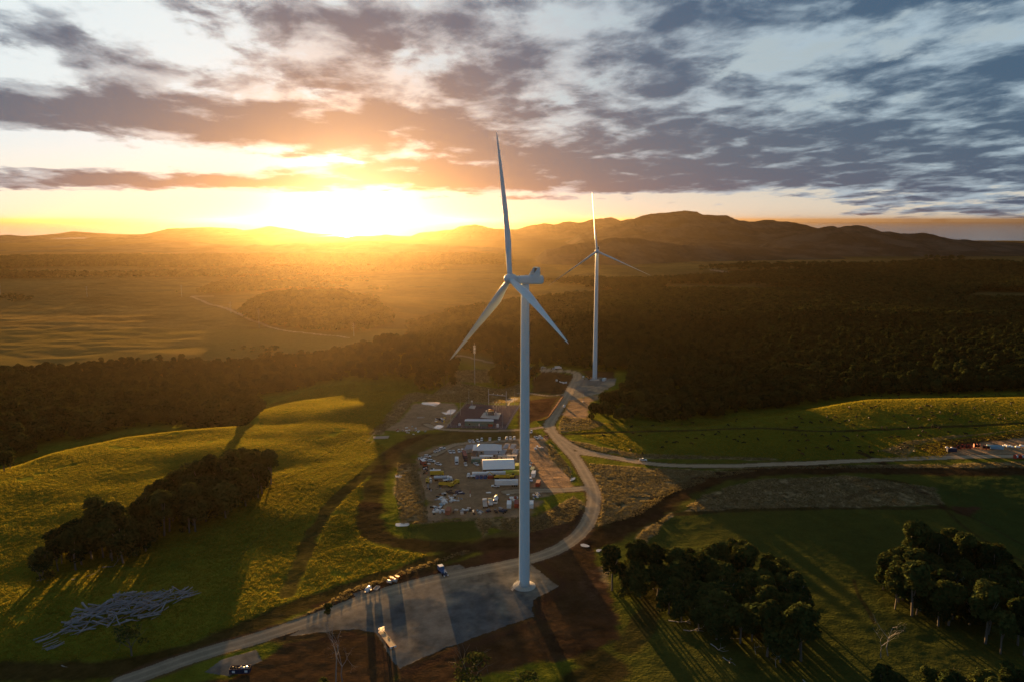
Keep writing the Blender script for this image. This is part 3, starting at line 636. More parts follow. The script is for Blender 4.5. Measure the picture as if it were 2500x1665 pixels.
def gn_scatter(name, pts, scales, protos, label, cat, seed=0):
    me = bpy.data.meshes.new(name); z = H(pts[:, 0], pts[:, 1]); q = np.random.default_rng(seed)
    me.vertices.add(len(pts)); me.vertices.foreach_set('co', np.column_stack([pts, z - .1]).astype(np.float32).ravel())
    for nm, tp, vals in (('sc', 'FLOAT', scales), ('rot', 'FLOAT', q.random(len(pts)) * 6.283)):
        a = me.attributes.new(nm, tp, 'POINT'); a.data.foreach_set('value', np.asarray(vals, np.float32))
    a = me.attributes.new('pick', 'INT', 'POINT'); a.data.foreach_set('value', q.integers(0, len(protos), len(pts)).astype(np.int32))
    col = bpy.data.collections.new(name + '_kinds')
    for i, p in enumerate(protos): col.objects.link(bpy.data.objects.new('%s_kind_%02d' % (name, i), p))
    o = link(name, me); ng = bpy.data.node_groups.new(name, 'GeometryNodeTree')
    ng.interface.new_socket('Geometry', in_out='INPUT', socket_type='NodeSocketGeometry'); ng.interface.new_socket('Geometry', in_out='OUTPUT', socket_type='NodeSocketGeometry')
    N = ng.nodes; Lk = ng.links; gi = N.new('NodeGroupInput'); go = N.new('NodeGroupOutput'); m2p = N.new('GeometryNodeMeshToPoints')
    ci = N.new('GeometryNodeCollectionInfo'); ci.inputs['Collection'].default_value = col; ci.inputs['Separate Children'].default_value = True; ci.inputs['Reset Children'].default_value = True
    io = N.new('GeometryNodeInstanceOnPoints'); io.inputs['Pick Instance'].default_value = True
    def named(nm, dt):
        n = N.new('GeometryNodeInputNamedAttribute'); n.data_type = dt; n.inputs['Name'].default_value = nm; return n.outputs['Attribute']
    cx = N.new('ShaderNodeCombineXYZ'); Lk.new(named('rot', 'FLOAT'), cx.inputs[2])
    Lk.new(gi.outputs[0], m2p.inputs[0]); Lk.new(m2p.outputs[0], io.inputs['Points']); Lk.new(ci.outputs[0], io.inputs['Instance'])
    Lk.new(named('pick', 'INT'), io.inputs['Instance Index']); Lk.new(cx.outputs[0], io.inputs['Rotation']); Lk.new(named('sc', 'FLOAT'), io.inputs['Scale'])
    Lk.new(io.outputs[0], go.inputs[0]); md = o.modifiers.new('scatter', 'NODES'); md.node_group = ng
    tag(o, label, cat, kind='stuff'); return o
q = np.random.default_rng(5)
gn_scatter('forest', rest, 0.62 + 0.85 * q.random(len(rest)) ** 1.4 + 0.18 * fbm(rest[:, 0], rest[:, 1], 60, 2), [t[0] for t in TREE_P], 'dark eucalypt forest filling the slopes behind the fields', 'forest', 5)
fp = np.vstack(far); print('far trees', len(fp), 'rest', len(rest), 'ntree', ntree, 'edge', nleft)
gn_scatter('distant_woodland', fp[:, :2], fp[:, 2], FAR_P, 'hazy woodland bands scattered over the far plain', 'forest', 6)

# ------------------------------------------------------------------ wind turbines
M_WHITE = mat('turbine_paint', (0.62, 0.70, 0.74), 0.5, spec=.2, noise=.05, nscale=.3)
M_CONC = mat('concrete', (0.46, 0.43, 0.38), 0.9, noise=.25, nscale=1.0)
M_STEEL = mat('galvanised_steel', (0.42, 0.43, 0.45), 0.45, metal=.6)
M_DARK = mat('dark_panel', (0.03, 0.033, 0.036), 0.6)
def lathe(mb, prof, axis_pt, ax, n=32):
    ax = Vector(ax).normalized(); a = ax.orthogonal().normalized(); b = ax.cross(a); vs = []; fs = []
    for t, r in prof:
        for i in range(n): th = i * 2 * math.pi / n; vs.append(Vector(axis_pt) + ax * t + (a * math.cos(th) + b * math.sin(th)) * max(r, 1e-3))
    for k_ in range(len(prof) - 1):
        for i in range(n): fs.append((k_ * n + i, k_ * n + (i + 1) % n, (k_ + 1) * n + (i + 1) % n, (k_ + 1) * n + i))
    fs += [tuple(range(n - 1, -1, -1)), tuple(range((len(prof) - 1) * n, len(prof) * n))]
    return mb.add(vs, fs)
def wind_turbine(base, yaw, hubz, over, tilt, phase, Lb, cone, label):
    root = empty('wind_turbine', base, yaw); tag(root, label, 'wind turbine', 'wind turbines')
    # local +X points from the tower to the hub
    mb = MB(); lathe(mb, [(-.6, 5.1), (.24, 5.1), (.32, 5.0), (.62, 2.6)], (0, 0, 0), (0, 0, 1), 48); mb.build('foundation', M_CONC, root)
    z1 = hubz - 1.9; pr = []
    for i in range(49):
        t = i / 48; z = .3 + (z1 - .3) * t; r = 2.42 - .72 * t; pr.append((z, r))
    mb = MB(); lathe(mb, pr, (0, 0, 0), (0, 0, 1), 40); mb.build('tower', M_WHITE, root, True)
    mb = MB(); lathe(mb, [(.30, 2.62), (.52, 2.62), (.54, 2.45)], (0, 0, 0), (0, 0, 1), 40); mb.build('flange', M_DARK, root, True)
    dirl = R(215) - yaw; ca, sa_ = math.cos(dirl), math.sin(dirl); Mst = Matrix.Rotation(dirl, 4, 'Z')
    mb = MB()                                     # stairs climb to a landing by the door
    for s_ in (-.55, .55):
        mb.tube(Mst @ Vector((6.9, s_, .1)), Mst @ Vector((3.6, s_, 2.7)), .06, n=5); mb.tube(Mst @ Vector((6.9, s_, 1.1)), Mst @ Vector((3.6, s_, 3.7)), .045, n=5); mb.tube(Mst @ Vector((3.6, s_, 3.7)), Mst @ Vector((2.3, s_, 3.7)), .045, n=5)
        for k_ in range(5): t = k_ / 4; x_ = 6.9 - 3.3 * t; z_ = .1 + 2.6 * t; mb.tube(Mst @ Vector((x_, s_, z_)), Mst @ Vector((x_, s_, z_ + 1)), .035, n=4)
    for k_ in range(12): t = k_ / 11; mb.box(6.75 - 3.2 * t, 7.02 - 3.2 * t, -.55, .55, .2 + 2.45 * t, .25 + 2.45 * t, Mst)
    mb.box(2.2, 3.7, -.6, .6, 2.62, 2.7, Mst); mb.build('staircase', M_STEEL, root)
    mb = MB(); mb.box(2.22, 2.44, -.42, .42, 2.72, 4.7, Mst); mb.build('door', M_WHITE, root, bevel=.03)
    # nacelle
    tl = math.tan(tilt); zc_ = hubz; mb = MB()
    sec = [(4.75, 1.45, -1.4, 1.45), (3.9, 1.75, -1.75, 1.75), (-6.6, 1.9, -2.0, 2.0), (-7.6, 1.75, -1.85, 1.85), (-8.2, 1.25, -1.35, 1.3)]
    nprof = 20; vs = []; fs = []
    for x_, w_, zb, zt in sec:
        for i in range(nprof):
            t = i * 2 * math.pi / nprof; cx_, cz_ = math.cos(t), math.sin(t); e_ = .55
            vs.append((x_, math.copysign(abs(cx_) ** e_, cx_) * w_, zc_ + x_ * 0.02 + (math.copysign(abs(cz_) ** e_, cz_) * (zt if cz_ > 0 else -zb))))
    for k_ in range(len(sec) - 1):
        for i in range(nprof): fs.append((k_ * nprof + i, (k_ + 1) * nprof + i, (k_ + 1) * nprof + (i + 1) % nprof, k_ * nprof + (i + 1) % nprof))
    fs += [tuple(range(nprof)), tuple(range(len(sec) * nprof - 1, (len(sec) - 1) * nprof - 1, -1))]
    mb.add(vs, fs); nac = mb.build('nacelle', M_WHITE, root, bevel=.08)
    mb = MB(); mb.box(-1.0, -.2, -.5, .5, hubz + 1.95, hubz + 2.12); mb.box(3.0, 3.2, -1.2, 1.2, hubz + 1.5, hubz + 1.86); mb.build('hatch', M_DARK, nac)
    # cooler on the roof: two side fins and a radiator between them
    mb = MB()
    for s_ in (-1.98, 1.85):
        mb.add([(x_, y_, z_) for y_ in (s_, s_ + .13) for x_, z_ in ((-1.6, hubz + .35), (-5.2, hubz + .35), (-6.0, hubz + 1.9), (-6.0, hubz + 5.0), (-5.0, hubz + 5.0))],
               [(0,1,2,3,4),(9,8,7,6,5)] + [(i, 5 + i, 5 + (i + 1) % 5, (i + 1) % 5) for i in range(5)])
    mb.box(-6.05, -4.8, -1.98, 1.98, hubz + 4.85, hubz + 5.05); mb.build('cooler', M_WHITE, nac)
    mb = MB(); mb.box(-5.7, -5.4, -1.84, 1.84, hubz + 1.9, hubz + 4.84); mb.build('radiator', M_DARK, nac)
    mb = MB()
    for s_ in (-.9, .9): mb.tube((-5.6, s_, hubz + 5.05), (-5.6, s_, hubz + 6.7), .05, .03, 5)
    mb.build('wind_vane', M_DARK, nac)
    # hub and blades
    ax = Vector((math.cos(tilt), 0, math.sin(tilt))); up = Vector((-math.sin(tilt), 0, math.cos(tilt))); rt_ = up.cross(ax)
    hc = Vector((0, 0, hubz)) + ax * over
    mb = MB(); lathe(mb, [(-2.35, 1.4), (-2.1, 1.85), (-.8, 2.15), (.6, 2.12), (1.6, 1.75), (2.3, 1.15), (2.75, .5), (2.85, .02)], hc, ax, 32); mb.build('hub', M_WHITE, root, True)
    for kb in range(3):
        a = phase + kb * 2 * math.pi / 3; dr_ = up * math.cos(a) + rt_ * math.sin(a); span = (dr_ * math.cos(cone) + ax * math.sin(cone)).normalized()
        chd0 = ax.cross(span).normalized(); thk0 = span.cross(chd0).normalized()   # chord lies in the rotor plane, thickness along the axis
        vs = []; fs = []; nn_ = 16; N_ = 30
        for i in range(N_):
            t = i / (N_ - 1); rr_ = 1.2 + (Lb - 1.2) * t
            ch = np.interp(t, [0, .04, .12, .22, .35, .6, .85, .96, 1], [2.2, 2.25, 3.1, 3.95, 3.5, 2.3, 1.25, .75, .12])
            th_ = np.interp(t, [0, .05, .15, .3, .6, 1], [1.0, .95, .5, .28, .2, .16]) * ch
            tw = R(np.interp(t, [0, .2, .5, 1], [16, 13, 5, -1])) + PITCHB
            cdv = chd0 * math.cos(tw) + thk0 * math.sin(tw); tdv = thk0 * math.cos(tw) - chd0 * math.sin(tw)
            off = np.interp(t, [0, .1, .22, 1], [.5, .45, .32, .32])
            c0 = hc + span * rr_ + ax * (1.2 * t * t)
            for j in range(nn_):
                u_ = j * 2 * math.pi / nn_; cx_ = math.cos(u_); sharp = 1 - min(1, t * 8) * .55 * max(0, cx_) 
                vs.append(c0 + cdv * ((cx_ * .5 + .5 - off - (.5 - off) * 0) * ch - (0) ) * 1 - cdv * ch * (.5 - off) * 0 + tdv * math.sin(u_) * .5 * th_ * sharp)
        for i in range(N_ - 1):
            for j in range(nn_): fs.append((i * nn_ + j, i * nn_ + (j + 1) % nn_, (i + 1) * nn_ + (j + 1) % nn_, (i + 1) * nn_ + j))
        fs += [tuple(range(nn_ - 1, -1, -1)), tuple(range((N_ - 1) * nn_, N_ * nn_))]
        mb = MB(); mb.add(vs, fs); mb.build('blade', M_WHITE, root, True)
    return root
PITCHB = R(-78)
T1 = A1(1280, 1430); T2 = A1(1452, 927)
wind_turbine((T1.x, T1.y, T1.z), R(206.7), 136.5, 7.0, R(5.4), R(-12.6), 61.6, R(3.9), 'near white wind turbine standing on the gravel pad')
wind_turbine((T2.x, T2.y, T2.z), R(262), 136.5, 7.0, R(5.4), R(-6.0), 61.0, R(3.5), 'farther white wind turbine beside the dark right forest')

# ------------------------------------------------------------------ haze
mb = MB(); mb.box(-70000, 70000, -3000, 95000, -120, 278)
hz = bpy.data.materials.new('haze'); hz.use_nodes = True; hn = hz.node_tree; hn.nodes.clear()
ho = hn.nodes.new('ShaderNodeOutputMaterial'); pv = hn.nodes.new('ShaderNodeVolumePrincipled'); hn.links.new(pv.outputs[0], ho.inputs['Volume'])
pv.inputs['Density'].default_value = HAZE_DENSITY; pv.inputs['Anisotropy'].default_value = HAZE_G; pv.inputs['Color'].default_value = HAZE_COL
hb = mb.build('haze', hz); hb['kind'] = 'stuff'
#BEGIN_OBJECTS
# ------------------------------------------------------------------ materials of the small things
P_WHITE = mat('white_paint', (0.72, 0.73, 0.74), 0.3); P_GLASS = mat('dark_glass', (0.015, 0.018, 0.022), 0.12); P_TYRE = mat('rubber', (0.012, 0.012, 0.012), 0.9)
P_RED = mat('red_paint', (0.30, 0.045, 0.03), 0.5, noise=.2, nscale=.8); P_MAROON = mat('faded_maroon', (0.24, 0.065, 0.06), 0.6, noise=.2, nscale=.8); P_YEL = mat('yellow_paint', (0.62, 0.40, 0.04), 0.45, noise=.15, nscale=1)
P_LIME = mat('lime_paint', (0.50, 0.50, 0.06), 0.5, noise=.1); P_GREEN = mat('green_cladding', (0.10, 0.19, 0.15), 0.6, noise=.1, nscale=.5); P_BLUE = mat('blue_paint', (0.03, 0.10, 0.25), 0.4)
P_NAVY = mat('navy_paint', (0.02, 0.03, 0.07), 0.5); P_ORANGE = mat('orange_paint', (0.75, 0.28, 0.05), 0.5); P_CREAM = mat('cream_cladding', (0.50, 0.43, 0.38), 0.7, noise=.12, nscale=.4)
P_GREY = mat('grey_roof', (0.28, 0.29, 0.32), 0.5, noise=.15, nscale=.5); P_PALE = mat('pale_roof', (0.62, 0.64, 0.66), 0.4, noise=.1, nscale=.4); P_BROWN = mat('brown_roof', (0.12, 0.07, 0.05), 0.7, noise=.2)
P_FAB = mat('white_fabric', (0.86, 0.86, 0.86), 0.6, noise=.04, nscale=.3); P_WOOD = mat('deck_timber', (0.50, 0.33, 0.19), 0.7, noise=.3, nscale=1.5); P_SILVER = mat('silver_metal', (0.5, 0.52, 0.55), 0.35, metal=.5)
P_BLACK = mat('black_plastic', (0.02, 0.02, 0.022), 0.7); P_COW = mat('black_hide', (0.013, 0.010, 0.009), 0.8); P_BCOW = mat('brown_hide', (0.07, 0.03, 0.015), 0.8)
P_LOG = mat('weathered_log', (0.27, 0.26, 0.28), 0.95, noise=.6, nscale=.5); P_TARP = mat('blue_wrap', (0.28, 0.42, 0.52), 0.4, noise=.3, nscale=1); P_RUST = mat('rusty_red', (0.33, 0.13, 0.08), 0.7, noise=.25, nscale=.7)

def wheels(root, xs, half, r, w, name='wheel'):
    for x in xs:
        for s in (-1, 1):
            mb = MB(); mb.tube((x, s * (half - w), r), (x, s * half, r), r, n=14); wo_ = mb.build(name, P_TYRE, root)
            if root.get('hubs', 0): mb = MB(); mb.tube((x, s * half, r), (x, s * (half + .02), r), r * .55, n=10); mb.build('rim', P_SILVER, wo_)
def car(name, paint, kind):
    """x is forward"""
    root = empty(name, (0, 0, -500)); L, w = 5.2, .93
    if kind == 'ute': prof = [(-2.6, .55), (-2.6, 1.15), (-.75, 1.15), (-.55, 1.15), (1.05, 1.15), (1.15, 1.12), (2.4, 1.0), (2.62, .8), (2.62, .45), (-2.5, .45)]
    else: prof = [(-2.5, .5), (-2.52, 1.15), (-2.4, 1.2), (1.0, 1.18), (1.1, 1.12), (2.3, 1.0), (2.5, .8), (2.5, .45), (-2.4, .45)]
    mb = MB(); mb.prism(prof, -w, w); mb.build('body', paint, root, bevel=.06)
    gx0, gx1 = (-.62, 1.05) if kind == 'ute' else (-2.35, .95)
    mb = MB(); b = w - .04
    def frus(x0, x1, z0, X0, X1, z1, wb, wt):
        mb.add([(x0,-wb,z0),(x1,-wb,z0),(x1,wb,z0),(x0,wb,z0),(X0,-wt,z1),(X1,-wt,z1),(X1,wt,z1),(X0,wt,z1)], [(0,3,2,1),(4,5,6,7),(0,1,5,4),(1,2,6,5),(2,3,7,6),(3,0,4,7)])
    frus(gx0, gx1, 1.14, gx0 + .12, gx1 - .62, 1.70, b, b - .16); mb.build('window', P_GLASS, root)
    mb = MB(); frus(gx0 + .08, gx1 - .55, 1.70, gx0 + .14, gx1 - .66, 1.80, b - .12, b - .18); mb.build('roof', paint, root)
    if kind == 'ute':
        mb = MB(); mb.box(-2.52, -.72, -.78, .78, 1.152, 1.17); mb.build('tray', P_BLACK, root)
        mb = MB(); mb.box(-2.66, -.66, -.96, -.90, 1.1, 1.38); mb.box(-2.66, -.66, .90, .96, 1.1, 1.38); mb.box(-2.66, -2.6, -.9, .9, 1.1, 1.38); mb.build('tray_side', paint, root)
    for s in (-.68, .68): mb = MB(); mb.box(2.44, 2.66 if kind == 'ute' else 2.54, s - .17, s + .17, .78, .93); mb.build('headlight', P_SILVER, root)
    wheels(root, (-1.6, 1.6), .97, .38, .26); return root
def truck(name, cabp, boxp, L=8.0, body='box', hgt=2.6):
    root = empty(name, (0, 0, -500)); h = L / 2
    mb = MB(); mb.box(-h, h - .3, -.5, .5, .75, 1.0); mb.build('chassis', P_BLACK, root)
    mb = MB(); mb.prism([(h - 1.9, .7), (h - 1.9, 2.75), (h - .35, 2.75), (h - .05, 1.8), (h, .6)], -1.15, 1.15); cb = mb.build('cab', cabp, root, bevel=.08)
    mb = MB(); mb.add([(h - .33, -1.0, 2.66), (h - .03, -1.0, 1.86), (h - .03, 1.0, 1.86), (h - .33, 1.0, 2.66)], [(0,1,2,3)]); mb.add([(h - .30, -1.0, 2.70), (h + .0, -1.0, 1.90), (h + .0, 1.0, 1.90), (h - .30, 1.0, 2.70)], [(0,1,2,3)]); mb.build('windscreen', P_GLASS, cb)
    if body == 'box':
        mb = MB(); mb.box(-h, h - 2.1, -1.22, 1.22, 1.05, 1.05 + hgt)
        for k_ in range(int((L - 2.5) / .5)): x = -h + .25 + k_ * .5; mb.box(x, x + .18, -1.26, 1.26, 1.1, hgt + 1.0)
        mb.build('box', boxp, root); mb = MB(); mb.box(-h - .05, h - 2.1, -1.24, 1.24, 1.05 + hgt, 1.12 + hgt); mb.build('roof', P_PALE if boxp is not P_NAVY else P_MAROON, root)
    elif body == 'flat': mb = MB(); mb.box(-h, h - 2.1, -1.22, 1.22, 1.05, 1.2); mb.build('deck', boxp, root); mb = MB(); mb.box(h - 2.2, h - 2.1, -1.2, 1.2, 1.2, 2.4); mb.build('headboard', P_SILVER, root)
    elif body == 'tip':
        mb = MB(); mb.box(-h, h - 2.1, -1.22, -1.1, 1.1, 2.2); mb.box(-h, h - 2.1, 1.1, 1.22, 1.1, 2.2); mb.box(-h, -h + .12, -1.1, 1.1, 1.1, 2.2); mb.box(h - 2.25, h - 2.1, -1.1, 1.1, 1.1, 2.4); mb.box(-h, h - 2.1, -1.1, 1.1, 1.05, 1.15); mb.build('tipper_body', boxp, root)
    elif body == 'tank':
        mb = MB(); mb.tube((-h, 0, 2.05), (h - 2.2, 0, 2.05), 1.05, n=18); mb.build('tank', boxp, root, True); mb = MB()
        for x in (-h * .6, 0): mb.tube((x, 0, 3.0), (x, 0, 3.3), .3, n=10)
        mb.build('hatch', P_SILVER, root)
    elif body == 'mixer':
        mb = MB(); lathe(mb, [(0, .5), (.8, 1.15), (2.6, 1.35), (4.2, .8), (4.6, .55)], (h - 2.3, 0, 2.0), (-1, 0, .16), 18); mb.build('drum', boxp, root, True); mb = MB(); mb.box(-h - .3, -h + .5, -.5, .5, 1.0, 3.1); mb.build('hopper', P_LIME, root)
    wheels(root, (-h + .8, -h + 1.9, h - 1.0), 1.2, .5, .35); return root
def container(name, paint, L=6.1, dpaint=None, W2=1.22, hh=2.6):
    root = empty(name, (0, 0, -500)); h = L / 2; mb = MB(); mb.box(-h, h, -W2, W2, .12, hh)
    n = int(L / .45)
    for k_ in range(n): x = -h + .2 + k_ * (L - .4) / n; mb.box(x, x + .2, -W2 - .04, W2 + .04, .25, hh - .12)
    mb.build('body', paint, root); mb = MB(); mb.box(-h - .03, h + .03, -W2 - .05, W2 + .05, hh, hh + .08); mb.build('roof', dpaint or paint, root)
    mb = MB(); mb.box(-h - .06, -h, -W2 + .1, -.03, .25, hh - .1); mb.box(-h - .06, -h, .03, W2 - .1, .25, hh - .1)
    for y_ in (-.7, -.3, .3, .7): mb.tube((-h - .09, y_, .3), (-h - .09, y_, hh - .15), .025, n=5)
    mb.build('door', paint, root); return root
def cabin(name, wall, roofp, L=12.0, Wd=3.0, hh=2.9, wins=4, pitched=False, doors=1):
    root = empty(name, (0, 0, -500)); h = L / 2; w = Wd / 2; mb = MB(); mb.box(-h, h, -w, w, .15, hh - .1); mb.build('wall', wall, root)
    mb = MB()
    if pitched: mb.add([(-h-.3,-w-.3,hh-.1),(h+.3,-w-.3,hh-.1),(h+.3,w+.3,hh-.1),(-h-.3,w+.3,hh-.1),(-h+w*.7,0,hh+w*.42),(h-w*.7,0,hh+w*.42)], [(0,1,5,4),(1,2,5),(2,3,4,5),(3,0,4),(0,3,2,1)])
    else: mb.box(-h - .12, h + .12, -w - .12, w + .12, hh - .1, hh + .06)
    rf = mb.build('roof', roofp, root)
    if not pitched:
        mb = MB()
        for k_ in range(int(L / .9)): x = -h + .3 + k_ * .9; mb.box(x, x + .07, -w - .1, w + .1, hh + .06, hh + .10)
        mb.build('roof_rib', roofp, rf)
    for k_ in range(wins):
        x = -h + (k_ + .5) * L / wins
        for s in (-1, 1): mb = MB(); y_ = s * (w + .03); mb.box(x - .6, x + .6, min(y_, s * w), max(y_, s * w), 1.25, 2.15); mb.build('window', P_GLASS, root)
    for k_ in range(doors): x = -h + L * (k_ + 1) / (doors + 1) + .1; mb = MB(); mb.box(x - .42, x + .42, -w - .05, -w, .2, 2.2); mb.build('door', P_PALE, root)
    return root
GRP = {}
def put(proto, px, py, rz, label, cat, group=None, dz=0.0, name=None):
    p = A1(px, py); o = copy_tree(proto); o.location = (p.x, p.y, p.z + dz); o.rotation_euler = (0, 0, R(rz)); tag(o, label, cat, group)
    if name: o.name = name
    return o
PROTO = []
def proto(o): PROTO.append(o); return o
# ------------------------------------------------------------------ parked cars
UTE = proto(car('parked_ute', P_WHITE, 'ute')); WAG = proto(car('parked_car', P_WHITE, 'wagon')); SLV = proto(car('parked_car', P_SILVER, 'wagon')); RUTE = proto(car('parked_ute', P_RUST, 'ute'))
gb = 'cars in the row along the yard road'
for i, (px, py, pr, rz, lab) in enumerate([(1146.6,1079,UTE,-80,'leftmost white ute of the long row behind the offices'),(1155,1079,UTE,-75,'second white ute from the left in the row behind the offices'),(1166.5,1078,WAG,-70,'white car third from the left in the row behind the offices'),
        (1176,1075,WAG,-90,'white car fourth from the left, standing close to the hip-roofed office'),(1196,1074,UTE,-90,'white ute parked alone behind the middle of the offices'),(1219,1073,UTE,-92,'white ute parked alone behind the right end of the hip roof'),
        (1237,1072,WAG,-88,'left car of the three behind the grey cabins'),(1246,1071,UTE,-86,'middle ute of the three behind the grey cabins'),(1255.6,1071.5,WAG,-90,'car nearest the tower of the three behind the grey cabins')]):
    put(pr, px, py, rz, lab, 'car', gb)
gb = 'cars at the road junction'
for px, py, pr, rz, lab in [(1297,1056,WAG,-100,'white car alone by the junction right of the tower'),(1310,1070,UTE,-60,'white ute beside another white car near the junction'),(1320,1069.5,WAG,-60,'white car next to the red-brown ute near the junction'),(1333.6,1068.5,RUTE,-75,'red-brown ute parked beside the road junction')]:
    put(pr, px, py, rz, lab, 'car', gb)
gb = 'cars in the left corner of the yard'
for px, py, pr, rz, lab in [(1080,1096.5,WAG,35,'white car at the upper end of the slanting line in the yard corner'),(1067,1103,UTE,50,'white ute second in the slanting line in the yard corner'),(1044,1115.5,WAG,-10,'white car nearest the yard bank, behind the silver car'),
        (1030,1121,UTE,10,'white ute at the far left edge of the yard'),(1041,1125,SLV,-15,'silver car between white cars at the left yard edge'),(1054,1127,WAG,-12,'white station wagon right of the silver car'),(1070,1134.5,UTE,-35,'white ute alone on the dark gravel left of the trucks'),
        (1098.7,1105,UTE,-70,'left one of four white cars facing the yard'),(1107.6,1104.5,UTE,-75,'second of four white cars facing the yard'),(1120.5,1103,WAG,-80,'third of four white cars facing the yard'),(1129,1102,WAG,-80,'fourth white car, tucked against the long truck'),
        (1136.7,1135.5,UTE,-80,'white ute in front of the long blue truck'),(1163,1135,UTE,-60,'white ute beside the white fabric shed'),(1209.7,1188,UTE,178,'white ute in front of the long white trailer'),(1296,1173,WAG,-80,'white car beside the maroon container right of the tower')]:
    put(pr, px, py, rz, lab, 'car', gb)
put(UTE, 1570, 1124.5, -8, 'white ute driving on the gravel road past the cattle paddock', 'car', dz=.05)
for px, py, lab in [(1327,898,'pale car by the far forest edge left of the far turbine'),(1353.5,901,'pale car next to the truck at the far forest edge')]: put(WAG, px, py, 10, lab, 'car', 'cars at the far forest edge')
put(SLV, 1105, 877, -20, 'pale vehicle on the far brown field track', 'car')
# ------------------------------------------------------------------ trucks, trailers, machines
TA = proto(truck('box_truck', P_WHITE, P_WHITE, 8)); TB = proto(truck('long_truck', P_NAVY, P_NAVY, 14)); TY = proto(truck('yellow_truck', P_YEL, P_YEL, 9)); TT = proto(truck('tank_truck', P_WHITE, P_SILVER, 10, 'tank')); TF = proto(truck('flatbed_truck', P_WHITE, P_CREAM, 9, 'flat'))
TG = proto(truck('tipper_truck', P_GREEN, P_PALE, 7, 'tip')); TM = proto(truck('concrete_mixer_truck', P_WHITE, P_PALE, 8.5, 'mixer')); TYT = proto(truck('dump_truck', P_YEL, P_YEL, 9.5, 'tip')); TC = proto(truck('prime_mover', P_WHITE, P_WHITE, 6, 'flat')); TR = proto(truck('box_truck', P_RED, P_MAROON, 8))
for px, py, pr, rz, lab in [(1115,1131,TA,-86,'white box truck facing the camera in the yard'),(1135,1119,TB,-80,'long dark blue truck with maroon roof between yard and offices'),(1067,1160,TY,5,'yellow box truck at the left machinery line'),(1079,1172,TT,8,'silver tank truck in the left machinery line'),
        (1090,1186,TYT,-6,'long yellow dump truck at the lower end of the machinery line'),(1108,1184,TYT,60,'short-looking yellow dump truck turned towards the yard'),(1034,1136,TR,-65,'maroon box truck at the left yard bank'),(1184,1233,TF,95,'white flatbed truck in the lower vehicle row'),
        (1197.5,1231,TG,95,'green tipper truck with pale tray in the lower row'),(1211,1225,TM,-95,'white concrete mixer truck in the lower row'),(1151,1165,TC,178,'white prime mover left of the white container row'),(1362.7,901,TA,15,'white box truck at the far forest edge'),(1226,1167.5,TYT,0,'yellow dump truck parked before the lime container'),(1093,1174,TC,20,'white truck cab beside the silver tank truck')]:
    put(pr, px, py, rz, lab, 'truck', 'trucks in the yard')
def roller(name, paint):
    root = empty(name, (0, 0, -500)); mb = MB(); mb.tube((1.1, -1, .75), (1.1, 1, .75), .75, n=16); mb.build('drum', P_SILVER, root); mb = MB(); mb.prism([(-2, .5), (-2, 1.5), (-.9, 1.6), (.3, 1.2), (.3, .6)], -.85, .85); mb.build('body', paint, root, bevel=.08)
    mb = MB(); mb.box(-1.0, .1, -.7, .7, 2.3, 2.4); mb.build('canopy', paint, root); mb = MB()
    for x, y_ in ((-.95, -.65), (-.95, .65), (.05, -.65), (.05, .65)): mb.tube((x, y_, 1.3), (x, y_, 2.3), .04, n=5)
    mb.build('canopy_post', P_BLACK, root); wheels(root, (-1.4,), .98, .6, .4); return root
RO = proto(roller('road_roller', P_ORANGE)); RY = proto(roller('compact_roller', P_YEL))
put(RO, 954, 1420, -110, 'left orange roller on the red strip beside the pad', 'roller', 'orange rollers'); put(RO, 967, 1417, -110, 'right orange roller on the red strip beside the pad', 'roller', 'orange rollers')
put(RY, 1047.5, 1172, 20, 'small yellow roller by the yard bank, upper one', 'roller', 'yellow rollers'); put(RY, 1047.5, 1178, 10, 'small yellow roller by the yard bank, lower one', 'roller', 'yellow rollers')
def excavator(paint):
    root = empty('excavator', (0, 0, -500)); 
    for s in (-1, 1): mb = MB(); mb.prism([(-2, .15), (-2.2, .5), (-2, .9), (2, .9), (2.2, .5), (2, .15)], s * 1.1 - .28, s * 1.1 + .28); mb.build('track', P_BLACK, root)
    mb = MB(); mb.box(-2.3, 1.2, -1.2, 1.2, 1.0, 2.0); mb.build('body', paint, root, bevel=.12); mb = MB(); mb.box(.2, 1.5, .1, 1.15, 1.6, 2.9); mb.build('cab', P_GLASS, root, bevel=.08)
    mb = MB(); mb.tube((1.2, -.3, 1.8), (4.2, -.3, 4.2), .28, .22, 6); mb.tube((4.2, -.3, 4.2), (6.0, -.3, 1.6), .2, .16, 6); am = mb.build('boom', paint, root); mb = MB(); mb.prism([(5.7, .9), (5.8, 1.6), (6.3, 1.7), (6.7, .9), (6.2, .6)], -.8, .2); mb.build('bucket', P_BLACK, am); return root
EX = proto(excavator(P_YEL)); EO = proto(excavator(P_ORANGE))
put(EX, 1211, 1167, 175, 'yellow excavator parked before the white containers', 'excavator', 'excavators'); put(EX, 1250, 1166.5, 10, 'yellow excavator nearest the tower before the lime container', 'excavator', 'excavators')
put(EO, 1440, 926, 200, 'orange excavator at the foot of the far turbine', 'excavator', 'excavators')
